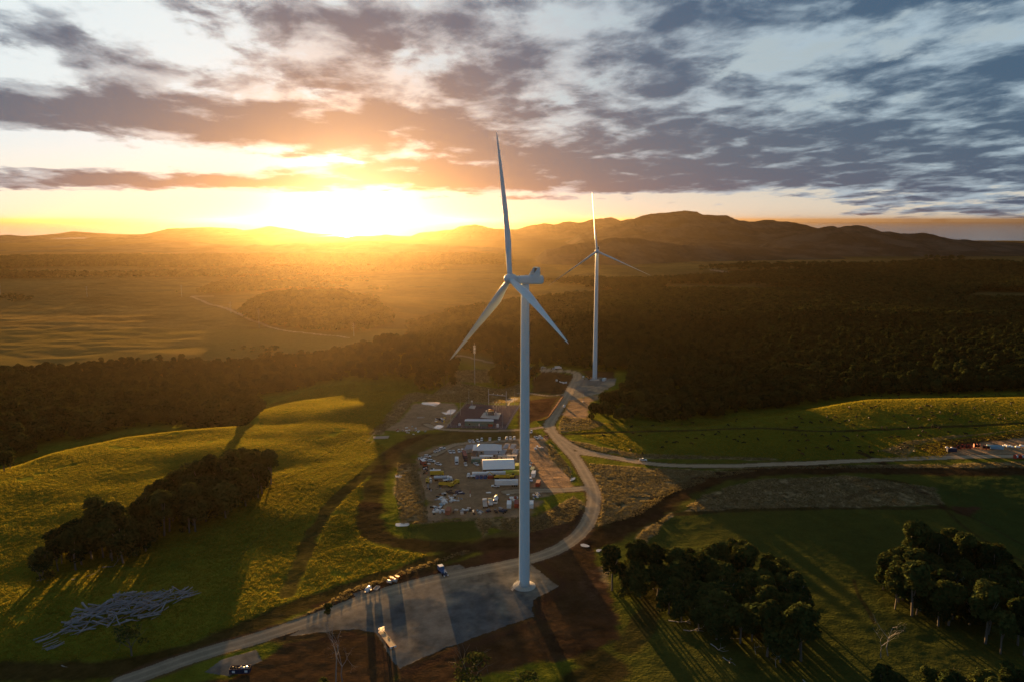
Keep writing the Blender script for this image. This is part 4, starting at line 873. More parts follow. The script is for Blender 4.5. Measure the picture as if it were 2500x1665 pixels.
# long white trailer with a faint outlined panel on its side
root = empty('semi_trailer', (0, 0, -500)); mb = MB(); mb.box(-7.2, 7.2, -1.25, 1.25, 1.1, 4.0); mb.build('box', P_WHITE, root)
mb = MB(); mb.box(-7.3, 7.3, -1.29, 1.29, 4.0, 4.08); mb.build('roof', P_PALE, root)
mb = MB(); [mb.box(*b_) for b_ in ((-2.4, 2.2, -1.275, -1.25, 3.2, 3.26), (-2.4, 2.2, -1.275, -1.25, 2.0, 2.06), (-2.4, -2.34, -1.275, -1.25, 2.06, 3.2), (2.14, 2.2, -1.275, -1.25, 2.06, 3.2))]; mb.build('side_panel', P_GREY, root); wheels(root, (3.6, 4.9, 6.2), 1.22, .5, .4)
mb = MB(); mb.box(-5.2, -4.9, -.9, -.7, 0.02, 1.1); mb.box(-5.2, -4.9, .7, .9, 0.02, 1.1); mb.build('support_leg', P_BLACK, root)
proto(root); put(root, 1236.5, 1186, 2, 'long white box trailer with a small outlined panel on its side', 'trailer')
# ------------------------------------------------------------------ containers
CW = proto(container('shipping_container', P_WHITE)); CW12 = proto(container('shipping_container', P_WHITE, 12.2)); CL = proto(container('shipping_container', P_LIME)); CR = proto(container('shipping_container', P_RED, 6.1, P_MAROON)); CO = proto(container('shipping_container', P_RUST)); CG = proto(container('shipping_container', P_GREEN)); CN = proto(container('shipping_container', P_NAVY))
for px, py, pr, rz, lab in [(1176,1162,CW12,1,'long white container under the front of the fabric shed, left end'),(1211,1160,CW12,1,'long white container under the front of the fabric shed, right end'),(1240,1158.5,CL,1,'lime container at the front right corner of the fabric shed'),(1256,1157.5,CL,1,'lime container nearest the tower under the shed'),
        (1262,1142,CL,84,'lime container standing end-on along the shed side'),(1300,1151,CG,82,'green container right of the tower'),(1302.5,1161,CW,82,'pale container in front of the green one right of the tower'),(1314,1184,CR,80,'dark red container beside the yard exit'),
        (1243,1236,CW,88,'white container in the lower row left of the tower'),(1261,1235,CR,88,'red container half hidden behind the tower in the lower row'),(1297,1236,CW,88,'white container in the lower row right of the tower'),(1094.5,1252,CO,84,'rust red container at the lower left yard corner'),
        (1162,1129,CG,0,'green container beside the left end of the fabric shed'),(1197.5,1040,CR,0,'small red container at the end of the green control building'),(1475,929,CW,60,'white container on the pad of the far turbine'),(2323,1102,CN,-6,'dark blue container beside the red cable reels'),(1198,1167,CR,0,'dark red skip container before the white container row')]:
    o = put(pr, px, py, rz, lab, 'container', 'shipping containers')
    if py == 1040 or px == 1198: o.scale = (.6, .8, .7)
# ------------------------------------------------------------------ site offices
def cab_put(px, py, rz, lab, grp='site office cabins', **k):
    o = cabin('site_cabin', **k); p = A1(px, py); o.location = p; o.rotation_euler = (0, 0, R(rz)); tag(o, lab, 'cabin', grp); return o
cab_put(1190, 1103, 0, 'large hip-roofed pale office in the middle of the cabins', wall=P_CREAM, roofp=P_PALE, L=20, Wd=13, wins=5, pitched=True, hh=3.4)
cab_put(1199, 1113, 0, 'grey ribbed-roof cabin joined to the front of the hip-roofed office', wall=P_CREAM, roofp=P_GREY, L=9.5, Wd=9, wins=2)
for px, py, rz, L, w_, rp, lab in [(1141.6,1100,84,11,3.0,P_GREY,'narrow grey-roofed cabin leftmost of the offices'),(1151,1099,84,11,3.0,P_GREY,'grey-roofed cabin second from the left of the offices'),(1158.5,1115,86,13,3.2,P_BROWN,'brown-roofed cabin forming the left wing'),
        (1167,1126,1,9,3.0,P_CREAM,'cream cabin at the lower left corner of the offices'),(1187,1121.5,1,9,2.8,P_WHITE,'white-roofed cabin just behind the fabric shed'),(1227,1112,80,11,4.2,P_GREY,'slate-roofed cabin right of the deck'),
        (1236,1097,80,11,3.2,P_GREY,'grey cabin behind the right wing, upper left one'),(1243,1110,80,10,3.4,P_BROWN,'brown-roofed cabin in the right wing'),(1252,1098,80,11,3.2,P_GREY,'grey cabin nearest the tower, upper one'),(1258,1110,80,10,3.2,P_GREY,'grey cabin nearest the tower, lower one'),
        (1239,1121,2,13,3.0,P_CREAM,'long cream cabin with windows behind the lime containers')]:
    cab_put(px, py, rz, lab, wall=P_CREAM, roofp=rp, L=L, Wd=w_, wins=3)
# fabric shed: arched roof carried on the container row
p0, p1 = A1(1180, 1158), A1(1256, 1156); wd = (p1 - p0).length; root = empty('fabric_shed', (p0 + p1) / 2, math.atan2(p1.y - p0.y, p1.x - p0.x)); tag(root, 'large white arched fabric shed standing on white and lime containers', 'shed')
mb = MB(); n = 20; dp = 15.5; vs = []; fs = []; hx = wd / 2 + .3
for off in (0, -.12):
    for i in range(n + 1):
        t = i / n; y_ = .2 + dp * t; z_ = 2.9 + 4.3 * math.sin(math.pi * (0.04 + .92 * t)) + off
        vs += [(-hx, y_, z_), (hx, y_, z_)]
m_ = 2 * (n + 1)
for i in range(n): fs += [(2*i, 2*i+1, 2*i+3, 2*i+2), (m_+2*i, m_+2*i+2, m_+2*i+3, m_+2*i+1)]
for i in range(n): fs += [(2*i, 2*i+2, m_+2*i+2, m_+2*i), (2*i+1, m_+2*i+1, m_+2*i+3, 2*i+3)]
fs += [(0, m_, m_+1, 1), (2*n, 2*n+1, m_+2*n+1, m_+2*n)]
mb.add(vs, fs); mb.build('canopy', P_FAB, root)
mb = MB()
for x in np.linspace(-hx + .3, hx - .3, 6):
    for i in range(n): a_ = vs[2*i]; b_ = vs[2*i+2]; mb.tube((x, a_[1], a_[2] - .2), (x, b_[1], b_[2] - .2), .05, n=4)
mb.build('arch_frame', P_SILVER, root)
mb = MB(); mb.add([(-hx + .05, vs[2*i][1], vs[2*i][2] - .15) for i in range(n + 1)] + [(-hx + .05, dp, .1), (-hx + .05, .3, .1)], [tuple(range(n + 3))]); mb.build('end_wall', P_CREAM, root)
mb = MB(); mb.box(-hx + .2, hx - .2, dp - .3, dp, .1, 3.2); mb.build('back_wall', P_WHITE, root)
for i, px in enumerate((1165, 1175, 1184.5)):
    p = A1(px, 1167.5); r_ = empty('water_tank', p); tag(r_, 'dark blue water tank before the long white containers, %s of three' % ('left', 'middle', 'right')[i], 'tank', 'blue water tanks'); mb = MB(); mb.tube((0, 0, 0), (0, 0, 2.0), 1.25, n=18); mb.build('shell', P_BLUE, r_); mb = MB(); mb.tube((0, 0, 2.0), (0, 0, 2.25), 1.2, .3, 18); mb.build('lid', P_NAVY, r_)
# ------------------------------------------------------------------ substation
def bld(px, py, rz, L, Wd, hh, lab):
    o = cabin('control_building', P_GREEN, P_PALE, L, Wd, hh, 3, True); p = A1(px, py); o.location = p; o.rotation_euler = (0, 0, R(rz)); tag(o, lab, 'building')
bld(1170, 1038, -2, 23, 5, 4.4, 'long green control building with pale roof in the substation')
pf = [at(*q_)[0] for q_ in ((1091,1043.5),(1141,985),(1270,989),(1235,1047.5))]
def fence(name, pts, lab, hgt=2.4, gap=4.0, m_=M_STEEL, rail=.03, cat='fence', closed=False, rails=3):
    root = empty(name, pts[0]); o0 = Vector(pts[0]); tag(root, lab, cat); mbp, mbr = MB(), MB(); pts = [Vector(q_) for q_ in pts] + ([Vector(pts[0])] if closed else [])
    for a_, b_ in zip(pts[:-1], pts[1:]):
        n_ = max(1, int((b_ - a_).length / gap))
        pr_ = None
        for i in range(n_ + 1):
            q_ = a_.lerp(b_, i / n_); q_.z = float(H(q_.x, q_.y)); q_ = q_ - o0
            if i < n_ or b_ is pts[-1]: mbp.tube(q_ + Vector((0, 0, -.2)), q_ + Vector((0, 0, hgt)), .05 if hgt > 1.5 else .06, n=4)
            if pr_ is not None:
                for k_ in range(rails): z_ = hgt * (k_ + 1) / rails; mbr.tube(pr_ + Vector((0, 0, z_)), q_ + Vector((0, 0, z_)), rail, n=3, cap=False)
            pr_ = q_
    mbp.build('post', m_, root); mbr.build('rail', m_, root); return root
fence('mesh_fence', pf, 'grey steel fence around the dark substation floor', closed=True, rails=4)
pad = [A1(*q_) for q_ in ((1181,1009),(1223,1010),(1217,1023),(1173,1019))]
def slab(pts, h, name, m_, lab, cat):
    c_ = sum((Vector(q_) for q_ in pts), Vector()) / len(pts); n_ = len(pts); mb = MB(); zt = max(q_.z for q_ in pts) - c_.z + h
    mb.add([(q_.x - c_.x, q_.y - c_.y, -.8) for q_ in pts] + [(q_.x - c_.x, q_.y - c_.y, zt) for q_ in pts], [tuple(range(n_ - 1, -1, -1)), tuple(range(n_, 2 * n_))] + [(i, (i + 1) % n_, n_ + (i + 1) % n_, n_ + i) for i in range(n_)])
    o = mb.build(name, m_); o.location = c_; tag(o, lab, cat); return o
slab(pad, .25, 'concrete_pad', M_CONC, 'large pale concrete pad under the transformer', 'pad'); slab([A1(*q_) for q_ in ((1144,996),(1149,991),(1162,992),(1158,998))], .25, 'concrete_pad', M_CONC, 'small concrete pad at the upper left of the substation', 'pad')
p = A1(1199, 1014); root = empty('transformer', (p.x, p.y, p.z + .3)); tag(root, 'dark power transformer with cooling fins on its concrete pad', 'transformer')
mb = MB(); mb.box(-2.6, 2.6, -1.4, 1.4, 0, 3.6); mb.build('tank', P_BLACK, root, bevel=.1)
for s in (-1, 1):
    mb = MB(); [mb.box(-2.2 + k_ * .5, -2.02 + k_ * .5, s * 1.5 - .1 if s > 0 else -2.5, 2.5 if s > 0 else -1.4, .6, 3.2) for k_ in range(9)]; mb.build('radiator', M_STEEL, root)
mb = MB(); mb.tube((-2, 0, 4.6), (2, 0, 4.6), .5, n=12); mb.build('conservator', P_ORANGE, root, True)
for x in (-1.5, 0, 1.5): mb = MB(); mb.tube((x, -.6, 3.6), (x, -.9, 5.6), .16, .08, 8); mb.build('bushing', P_BROWN, root)
mb = MB(); mb.box(-4.6, -3.6, -2, 2.2, 0, 3.9); mb.box(3.6, 4.6, -2, 2.2, 0, 3.0); mb.build('fire_wall', M_CONC, root)
a_, b_ = A1(1193, 988), A1(1236, 994); root = empty('line_gantry', a_); tag(root, 'tall grey steel gantry with a crossbeam at the back of the substation', 'gantry'); d_ = b_ - a_
for q_ in (Vector(), d_): mb = MB(); mb.tube(q_ - Vector((0, 0, .5)), q_ + Vector((0, 0, 15.2)), .38, .26, 8); mb.build('column', M_STEEL, root)
mb = MB(); mb.tube(Vector((0, 0, 10.2)), d_ + Vector((0, 0, 10.6)), .3, n=6); bm_ = mb.build('crossbeam', M_STEEL, root)
for t in (.25, .5, .75): mb = MB(); q_ = d_ * t + Vector((0, 0, 10.7)); mb.tube(q_, q_ + Vector((.5, 1.0, .9)), .14, n=6); mb.build('insulator', P_PALE, bm_)
for i, (px, py, t, lab) in enumerate([(1144.8,985,946,'lightning mast at the back left corner of the substation'),(1123.8,1013,962,'lightning mast halfway along the left substation fence'),(1100.6,1039,982,'lightning mast at the front left corner of the substation'),(1226.5,1044,992,'lightning mast at the front right corner of the substation'),(1242.6,1017,971,'lightning mast halfway along the right substation fence'),(1256.7,989,944,'lightning mast at the back right corner beside the tower')]):
    p = A1(px, py); r_ = empty('lightning_mast', p); tag(r_, lab, 'mast', 'lightning masts of the substation'); mb = MB(); mb.tube((0, 0, -.3), (0, 0, 12), .15, .09, 7); mb.build('pole', M_STEEL, r_); mb = MB(); mb.tube((0, 0, 12), (0, 0, 15.5), .05, .02, 5); mb.build('rod', M_STEEL, r_)
for i in range(14):
    px = 1204 + (i % 5) * 4.2; py = 991 + (i // 5) * 5; p = A1(px, py); r_ = empty('busbar_post', p); tag(r_, 'insulated busbar post in the cluster behind the transformer', 'post', 'busbar posts'); mb = MB(); mb.tube((0, 0, 0), (0, 0, 3), .12, n=6); mb.build('stand', M_STEEL, r_); mb = MB(); lathe(mb, [(0, .12), (.2, .22), (.4, .12), (.6, .22), (.8, .12), (1.0, .22), (1.2, .12), (1.6, .1)], (0, 0, 3), (0, 0, 1), 8); mb.build('insulator', P_BROWN if i % 2 else P_PALE, r_)
p = A1(1152, 994); root = empty('switch_tower', p); tag(root, 'small pale lattice switch tower on its own concrete pad', 'tower'); mb = MB()
for x, y_ in ((-1, -1), (1, -1), (1, 1), (-1, 1)): mb.tube((x, y_, 0), (x * .6, y_ * .6, 5), .08, n=5)
for z_ in (1.6, 3.2, 5): mb.box(-.95, .95, -.95, -.87, z_, z_ + .1); mb.box(-.95, .95, .87, .95, z_, z_ + .1); mb.box(-.95, -.87, -.87, .87, z_, z_ + .1); mb.box(.87, .95, -.87, .87, z_, z_ + .1)
mb.build('frame', M_STEEL, root); mb = MB(); mb.box(-.8, .8, -.8, .8, 5.1, 6.2); mb.build('switchgear', P_PALE, root)
p = A1(1215, 1042); root = empty('electrical_cabinet', p); tag(root, 'white electrical cabinet right of the small red container', 'cabinet'); mb = MB(); mb.box(-.9, .9, -.5, .5, 0, 2.6); mb.build('body', P_WHITE, root, bevel=.04); mb = MB(); mb.box(-.8, -.02, -.54, -.5, .15, 2.4); mb.box(.02, .8, -.54, -.5, .15, 2.4); mb.build('door', P_PALE, root)
p = A1(1122, 1038); root = empty('fuel_tank', p); tag(root, 'small pale tank with round lid in the front left of the substation', 'tank'); mb = MB(); mb.tube((0, 0, 0), (0, 0, 1.9), 1.0, n=16); mb.build('shell', P_PALE, root); mb = MB(); mb.tube((0, 0, 1.9), (0, 0, 2.3), 1.1, .3, 16); mb.build('lid', P_CREAM, root)
# communications mast and power poles
p = A1(1159, 937); root = empty('communications_mast', p); tag(root, 'tall slender communications mast with panel antennas behind the substation', 'mast')
mb = MB(); mb.tube((0, 0, -.5), (0, 0, 38), .55, .38, 10); mb.tube((0, 0, 38), (0, 0, 48), .25, .15, 8); mb.build('pole', M_STEEL, root)
for k_ in range(6): a = k_ * 1.047; mb = MB(); z_ = 37.5; mb.tube((1.1 * math.cos(a), 1.1 * math.sin(a), z_ - 2), (1.1 * math.cos(a), 1.1 * math.sin(a), z_ + 7.5), .11, n=5); mb.build('antenna', P_PALE, root)
for z_ in (37, 40.5, 44): mb = MB(); mb.tube((0, 0, z_), (0, 0, z_ + .25), 1.25, n=10); mb.build('platform', M_STEEL, root)
mb = MB(); mb.tube((.2, -.4, 41.5), (.2, -1.0, 41.5), .9, .9, 14); mb.build('dish', P_PALE, root)
for i, (px, py, py0) in enumerate([(2,727,699),(213,726,703),(444,726,699),(564,765,739),(633,801,756),(864,822,789)]):
    p = A1(px, py); d = (Vector(p) - cam.location).length; hgt = min(42, max(26, (py - py0) / F * d)); r_ = empty('power_pole', p, .6)
    tag(r_, 'pale power pole on the hazy plain, number %s from the left' % ('one', 'two', 'three', 'four', 'five', 'six')[i] if False else ['pale power pole at the left photo edge on the hazy plain', 'faint power pole between the left edge and the track end', 'power pole at the far end of the pale track', 'power pole halfway along the pale track', 'power pole beside the pale track below the wooded knoll', 'power pole just above the left forest near the track'][i], 'pole', 'power poles across the plain')
    mb = MB(); mb.tube((0, 0, -1), (0, 0, hgt), .38, .24, 7); mb.build('pole', M_STEEL, r_)
    for z_ in (hgt - 1.5, hgt - 5.5, hgt - 9.5): mb = MB(); mb.tube((-3.2, 0, z_), (3.2, 0, z_), .15, n=5); mb.build('crossarm', M_STEEL, r_)
p = A1(1424, 981); r_ = empty('lamp_pole', p); tag(r_, 'slender pole on the bare ground below the far turbine pad', 'pole'); mb = MB(); mb.tube((0, 0, -.3), (0, 0, 8), .12, .08, 6); mb.build('pole', M_STEEL, r_); mb = MB(); mb.box(-.7, .7, -.7, .7, 0, .8); mb.build('base', P_CREAM, r_)
# ------------------------------------------------------------------ fences and barriers
mb = MB(); bp_ = smooth_line(np.array([[*A1(a_, b_)] for a_, b_ in ((1375.9,967),(1359,992.5),(1349,1006),(1339.7,1018),(1329,1024.7),(1311,1027.5))]), 6)
for q_, w_ in zip(bp_[:-1], bp_[1:]):
    a_, b_ = Vector(q_), Vector(w_); n_ = Vector((-(b_ - a_).y, (b_ - a_).x, 0)).normalized() * .04; mb.add([a_ + n_, b_ + n_, b_ - n_, a_ - n_] + [v_ + Vector((0, 0, 1.1)) for v_ in (a_ + n_, b_ + n_, b_ - n_, a_ - n_)], [(0,3,2,1),(4,5,6,7),(0,1,5,4),(2,3,7,6)])
    mb.tube(a_, a_ + Vector((0, 0, 1.3)), .06, n=4)
o = mb.build('silt_fence', P_ORANGE); tag(o, 'bright orange silt fence curving along the left side of the far road', 'fence')
def wire(px_pts, lab, h=1.2, gap=6.0, n=3): fence('wire_fence', [tuple(q_) for q_ in smooth_line(np.array([list(A1(*q_)) for q_ in px_pts]), n)], lab, h, gap, M_BARK, .02)
wire([(895,1080),(940,1035),(985,985),(1010,968)], 'wire fence running up the hill left of the laydown yard'); wire([(905,1085),(950,1037),(993,988),(1020,972)], 'second wire fence parallel to it on the laydown side')
wire([(1022,1180),(1036,1220),(1045,1272),(1180,1268),(1290,1266)], 'post fence along the lower left edge of the camp yard'); wire([(1440,1046),(1700,1043),(2000,1045),(2300,1038),(2560,1026)], 'post fence beside the dark track across the cattle paddock', gap=14, n=2)
# ------------------------------------------------------------------ right laydown: reels, pipes, bags
def reel(drum):
    root = empty('cable_reel', (0, 0, -500)); mb = MB(); mb.tube((0, -1.0, 1.5), (0, 1.0, 1.5), 1.05, n=18); mb.build('drum', drum, root)
    for s in (-1, 1):
        mb = MB(); lathe(mb, [(0, 1.5), (.1, 1.5)], (0, s * 1.0 - .05, 1.5), (0, 1, 0), 22); mb.build('flange', P_RED, root)
    return root
RB = proto(reel(P_BLACK)); RW = proto(reel(P_WHITE))
for px, py, rz, lab in [(2341,1096,40,'red cable reel right beside the dark blue container'),(2351,1094,30,'red cable reel second from the blue container'),(2359,1094,50,'red cable reel third from the blue container'),(2366,1094,20,'red cable reel fourth from the blue container'),(2381,1092,70,'raised red reel standing face-on, left of two'),(2388,1092,60,'raised red reel standing face-on, right of two'),(2404,1096,40,'red cable reel in front of the blue pipes, left one'),(2412,1096,50,'red cable reel in front of the blue pipes, right one')]: put(RB, px, py, rz, lab, 'cable reel', 'red cable reels')
put(RW, 2480, 1119, 105, 'white-wound red reel on the road at the right photo edge', 'cable reel', 'red cable reels'); put(RW, 2494, 1119, 105, 'white-wound red reel cut by the right photo edge', 'cable reel', 'red cable reels')
for k_ in range(9):
    a_, b_ = A1(2408 + (k_ % 3) * 2, 1090 + (k_ % 3) * 2.2), A1(2446 + (k_ % 3) * 2, 1092.5 + (k_ % 3) * 2.2); z_ = .35 + (k_ // 3) * .62; mb = MB(); c_ = (a_ + b_) / 2
    mb.tube(a_ - c_ + Vector((0, 0, z_)), b_ - c_ + Vector((0, 0, z_)), .33, n=8); o = mb.build('wrapped_pipe', P_TARP); o.location = c_; tag(o, 'blue wrapped pipe in the stack beside the red reels', 'pipe', 'stack of blue pipes')
def lump(name, m_, r, flat, seed):
    q = np.random.default_rng(seed); import bmesh; bm = bmesh.new(); bmesh.ops.create_icosphere(bm, subdivisions=2, radius=r)
    for v in bm.verts: v.co *= 1 + q.normal() * .10; v.co.z *= flat
    for v in bm.verts: v.co.z += r * flat * .6
    me = bpy.data.meshes.new(name); bm.to_mesh(me); bm.free(); me.materials.append(m_); return me
BAG = [lump('bulk_bag', P_FAB, 1.1, .6, i) for i in range(3)]
for i, (px, py) in enumerate([(2450,1089),(2456,1087),(2460,1090),(2466,1089),(2471,1091),(2482,1091),(2487,1092),(2493,1088),(2498,1089),(2311,1093),(2323.6,1094)]):
    o = link('bulk_bag', BAG[i % 3]); o.location = A1(px, py); o.rotation_euler.z = i; tag(o, 'white bulk bag lying beyond the blue pipes' if i < 9 else 'pale round bag behind the dark blue container', 'bag', 'white bags on the right site')
# ------------------------------------------------------------------ things around the near pad
pa, pb = A1(929, 1545), A1(963, 1589); ang_ = math.atan2((pa - pb).y, (pa - pb).x); cm_ = (pa + pb) / 2; LL = 12.0
root = empty('flatbed_trailer', cm_, ang_); tag(root, 'flatbed trailer with timber deck and wire headboard on the pad', 'trailer')
mb = MB(); mb.box(-LL/2, LL/2, -1.24, 1.24, 1.25, 1.4); dk = mb.build('deck', P_WOOD, root)
mb = MB(); mb.box(-LL/2, LL/2, -1.3, -1.24, 1.12, 1.43); mb.box(-LL/2, LL/2, 1.24, 1.3, 1.12, 1.43); mb.box(-LL/2, LL/2, -.5, -.35, .85, 1.22); mb.box(-LL/2, LL/2, .35, .5, .85, 1.22); mb.build('chassis', P_RED, root)
mb = MB()
for y_ in np.linspace(-1.2, 1.2, 7): mb.tube((LL/2, y_, 1.4), (LL/2, y_, 3.1), .04, n=5)
for z_ in (1.5, 2.05, 2.6, 3.1): mb.tube((LL/2, -1.2, z_), (LL/2, 1.2, z_), .04, n=5)
mb.build('headboard', M_STEEL, root); mb = MB(); mb.box(-LL/2 - .08, -LL/2, -1.28, -.4, .75, 1.5); mb.box(-LL/2 - .08, -LL/2, .4, 1.28, .75, 1.5); mb.box(-LL/2 - .08, -LL/2, -.4, .4, 1.3, 1.5); mb.build('tailboard', P_WHITE, root)
for x, y_ in ((4.4, -.7), (.4, -.7)): mb = MB(); mb.box(x - .9, x + .6, y_ - .28, y_ + .22, 1.404, 1.46); mb.build('rubber_mat', P_BLACK, dk)
wheels(root, (-4.2, -3.1, -2.0), 1.22, .48, .4); mb = MB(); mb.box(3.4, 3.6, -.9, -.7, .02, 1.2); mb.box(3.4, 3.6, .7, .9, .02, 1.2); mb.build('support_leg', M_STEEL, root)
# blue and white crane truck beside the pad
pa, pb = A1(1074, 1392), A1(1089, 1408); ang_ = math.atan2((pb - pa).y, (pb - pa).x)
root = empty('service_truck', (pa + pb) / 2, ang_); tag(root, 'blue and white service truck on the small gravel apron', 'truck')
mb = MB(); mb.box(-3.6, 3.6, -.9, .9, .7, 1.1); mb.build('chassis', P_NAVY, root); mb = MB(); mb.box(-3.8, -1.2, -1.2, 1.2, 1.0, 2.9); cb = mb.build('cab', P_BLUE, root, bevel=.1); mb = MB(); mb.box(-3.6, -1.3, -1.1, 1.1, 2.9, 3.15); mb.build('roof', P_WHITE, cb); mb = MB(); mb.box(-3.84, -3.8, -1.0, 1.0, 1.9, 2.7); mb.build('windscreen', P_GLASS, cb)
mb = MB(); mb.box(-1.0, 1.4, -1.1, 1.1, 1.1, 1.9); mb.build('tool_box', P_BLUE, root); mb = MB(); mb.tube((1.8, 0, 1.2), (1.8, 0, 2.3), .25, n=8); mb.tube((1.8, 0, 2.3), (3.4, .7, 1.9), .14, n=6); mb.build('crane_arm', P_PALE, root); mb = MB(); mb.box(3.5, 3.9, -1.15, -.6, .5, 1.0); mb.box(3.5, 3.9, .6, 1.15, .5, 1.0); mb.build('outrigger', P_WHITE, root); wheels(root, (-2.7, 1.6, 2.7), 1.15, .5, .35)
p = A1(899, 1444); root = empty('tank_trailer', p, R(70)); tag(root, 'small white tank trailer beside the grey slab', 'trailer'); mb = MB(); mb.tube((-1.5, 0, 1.5), (1.5, 0, 1.5), .9, n=16); mb.build('tank', P_WHITE, root, True, .15); mb = MB(); mb.box(-1.7, 2.6, -.1, .1, .5, .62); mb.box(-1.6, 1.6, -.9, .9, .55, .65); mb.build('frame', M_STEEL, root); wheels(root, (-.4,), 1.1, .35, .2)
p = A1(919.6, 1439); root = empty('box_trailer', p, R(75)); tag(root, 'small open box trailer between the tank trailer and the rollers', 'trailer'); mb = MB(); mb.box(-1.5, 1.5, -1, -.93, .6, 1.2); mb.box(-1.5, 1.5, .93, 1, .6, 1.2); mb.box(-1.5, -1.43, -.93, .93, .6, 1.2); mb.box(1.43, 1.5, -.93, .93, .6, 1.2); mb.box(-1.43, 1.43, -.93, .93, .55, .62); mb.build('body', P_CREAM, root); mb = MB(); mb.tube((1.5, 0, .6), (2.6, 0, .5), .06, n=5); mb.build('drawbar', M_STEEL, root); wheels(root, (0,), 1.15, .35, .15)
p = A1(587, 1640); root = empty('skip_bin', p, R(4)); tag(root, 'dark blue skip bin filled with packing at the lower road edge', 'skip bin')
mb = MB(); mb.box(-3.6, 3.6, -1.3, -1.2, .2, 2.1); mb.box(-3.6, 3.6, 1.2, 1.3, .2, 2.1); mb.box(-3.6, -3.5, -1.2, 1.2, .2, 2.1); mb.box(3.5, 3.6, -1.2, 1.2, .2, 2.1); mb.box(-3.5, 3.5, -1.2, 1.2, .1, .3)
for x in np.linspace(-3.3, 3.3, 9): mb.box(x - .06, x + .06, -1.38, -1.3, .2, 2.1)
bd = mb.build('body', P_NAVY, root)
for x in (-2.0, 2.4): mb = MB(); mb.box(x - .5, x + .5, -1.42, -1.38, .7, 1.5); mb.build('placard', P_WHITE, root)
for i, (x, y_, m_) in enumerate([(-2.6, .2, P_BLACK), (-1.4, -.3, P_BLACK), (.3, .3, P_CREAM), (1.3, -.2, P_TARP), (2.3, .2, P_WHITE), (-.4, -.5, P_BLACK)]):
    o = link('packing_bundle', lump('packing_bundle', m_, .6, .7, 40 + i)); q_ = Matrix.Rotation(R(4), 3, 'Z') @ Vector((x, y_, 0)); o.location = p + q_ + Vector((0, 0, 1.5)); tag(o, ['black bundle at the left end inside the skip bin', 'second black bundle inside the skip bin', 'cream bundle in the middle of the skip bin', 'blue bundle inside the skip bin', 'white bundle at the right end inside the skip bin', 'black bundle near the front side of the skip bin'][i], 'bundle', 'bundles in the skip bin')
    mb = MB(); mb.box(x - .5, x + .5, y_ - .4, y_ + .4, .3, 1.5); mb.build('rubbish_fill', P_BLACK, root)
# ------------------------------------------------------------------ cattle
def skin_mesh(name, vs, es, rad, m_):
    me = bpy.data.meshes.new(name); me.from_pydata(vs, es, []); o = bpy.data.objects.new(name, me); C.objects.link(o)
    md = o.modifiers.new('skin', 'SKIN'); o.modifiers.new('sub', 'SUBSURF').levels = 1
    for i, r_ in enumerate(rad): me.skin_vertices[0].data[i].radius = r_ if isinstance(r_, tuple) else (r_, r_)
    me.skin_vertices[0].data[0].use_root = True
    dg = bpy.context.evaluated_depsgraph_get(); m2 = bpy.data.meshes.new_from_object(o.evaluated_get(dg)); m2.name = name; bpy.data.objects.remove(o); m2.materials.clear(); m2.materials.append(m_)
    m2.polygons.foreach_set('use_smooth', [True] * len(m2.polygons)); return m2
def cow_mesh(graze, m_, lying=False):
    dz_ = -.55 if lying else 0
    vs = [(-.9, 0, 1.15 + dz_), (-.3, 0, 1.05 + dz_), (.4, 0, 1.0 + dz_), (.85, 0, 1.12 + dz_)]; rad = [.34, .42, .43, .36]; es = [(0, 1), (1, 2), (2, 3)]
    if graze: hd = [(1.25, 0, .85), (1.55, 0, .45), (1.8, 0, .14)]
    else: hd = [(1.3, 0, 1.4 + dz_), (1.6, 0, 1.6 + dz_), (1.98, 0, 1.42 + dz_)]
    n = len(vs); vs += hd; rad += [.20, .16, .10]; es += [(3, n), (n, n + 1), (n + 1, n + 2)]
    for s in (-1, 1): k_ = len(vs); vs.append((hd[1][0] - .02, s * .3, hd[1][2] + .06)); rad.append(.045); es.append((n + 1, k_))
    k_ = len(vs); vs += [(-1.22, 0, 1.05 + dz_), (-1.28, 0, .55 + dz_ * .6)]; rad += [.05, .035]; es += [(0, k_), (k_, k_ + 1)]
    for b_, x in ((0, -.85), (3, .8)):
        for s in (-1, 1):
            k_ = len(vs)
            if lying: vs += [(x + .1, s * .35, .25), (x + .5, s * .42, .1), (x + .1, s * .45, .06)]
            else: vs += [(x, s * .26, .78), (x + (.06 if b_ else -.1), s * .27, .42), (x + (.0 if b_ else .02), s * .27, .03)]
            rad += [.14, .075, .07]; es += [(b_, k_), (k_, k_ + 1), (k_ + 1, k_ + 2)]
    return skin_mesh('cow', vs, es, rad, m_)
COWS = [cow_mesh(True, P_COW), cow_mesh(False, P_COW), cow_mesh(True, P_BCOW), cow_mesh(False, P_COW, True)]
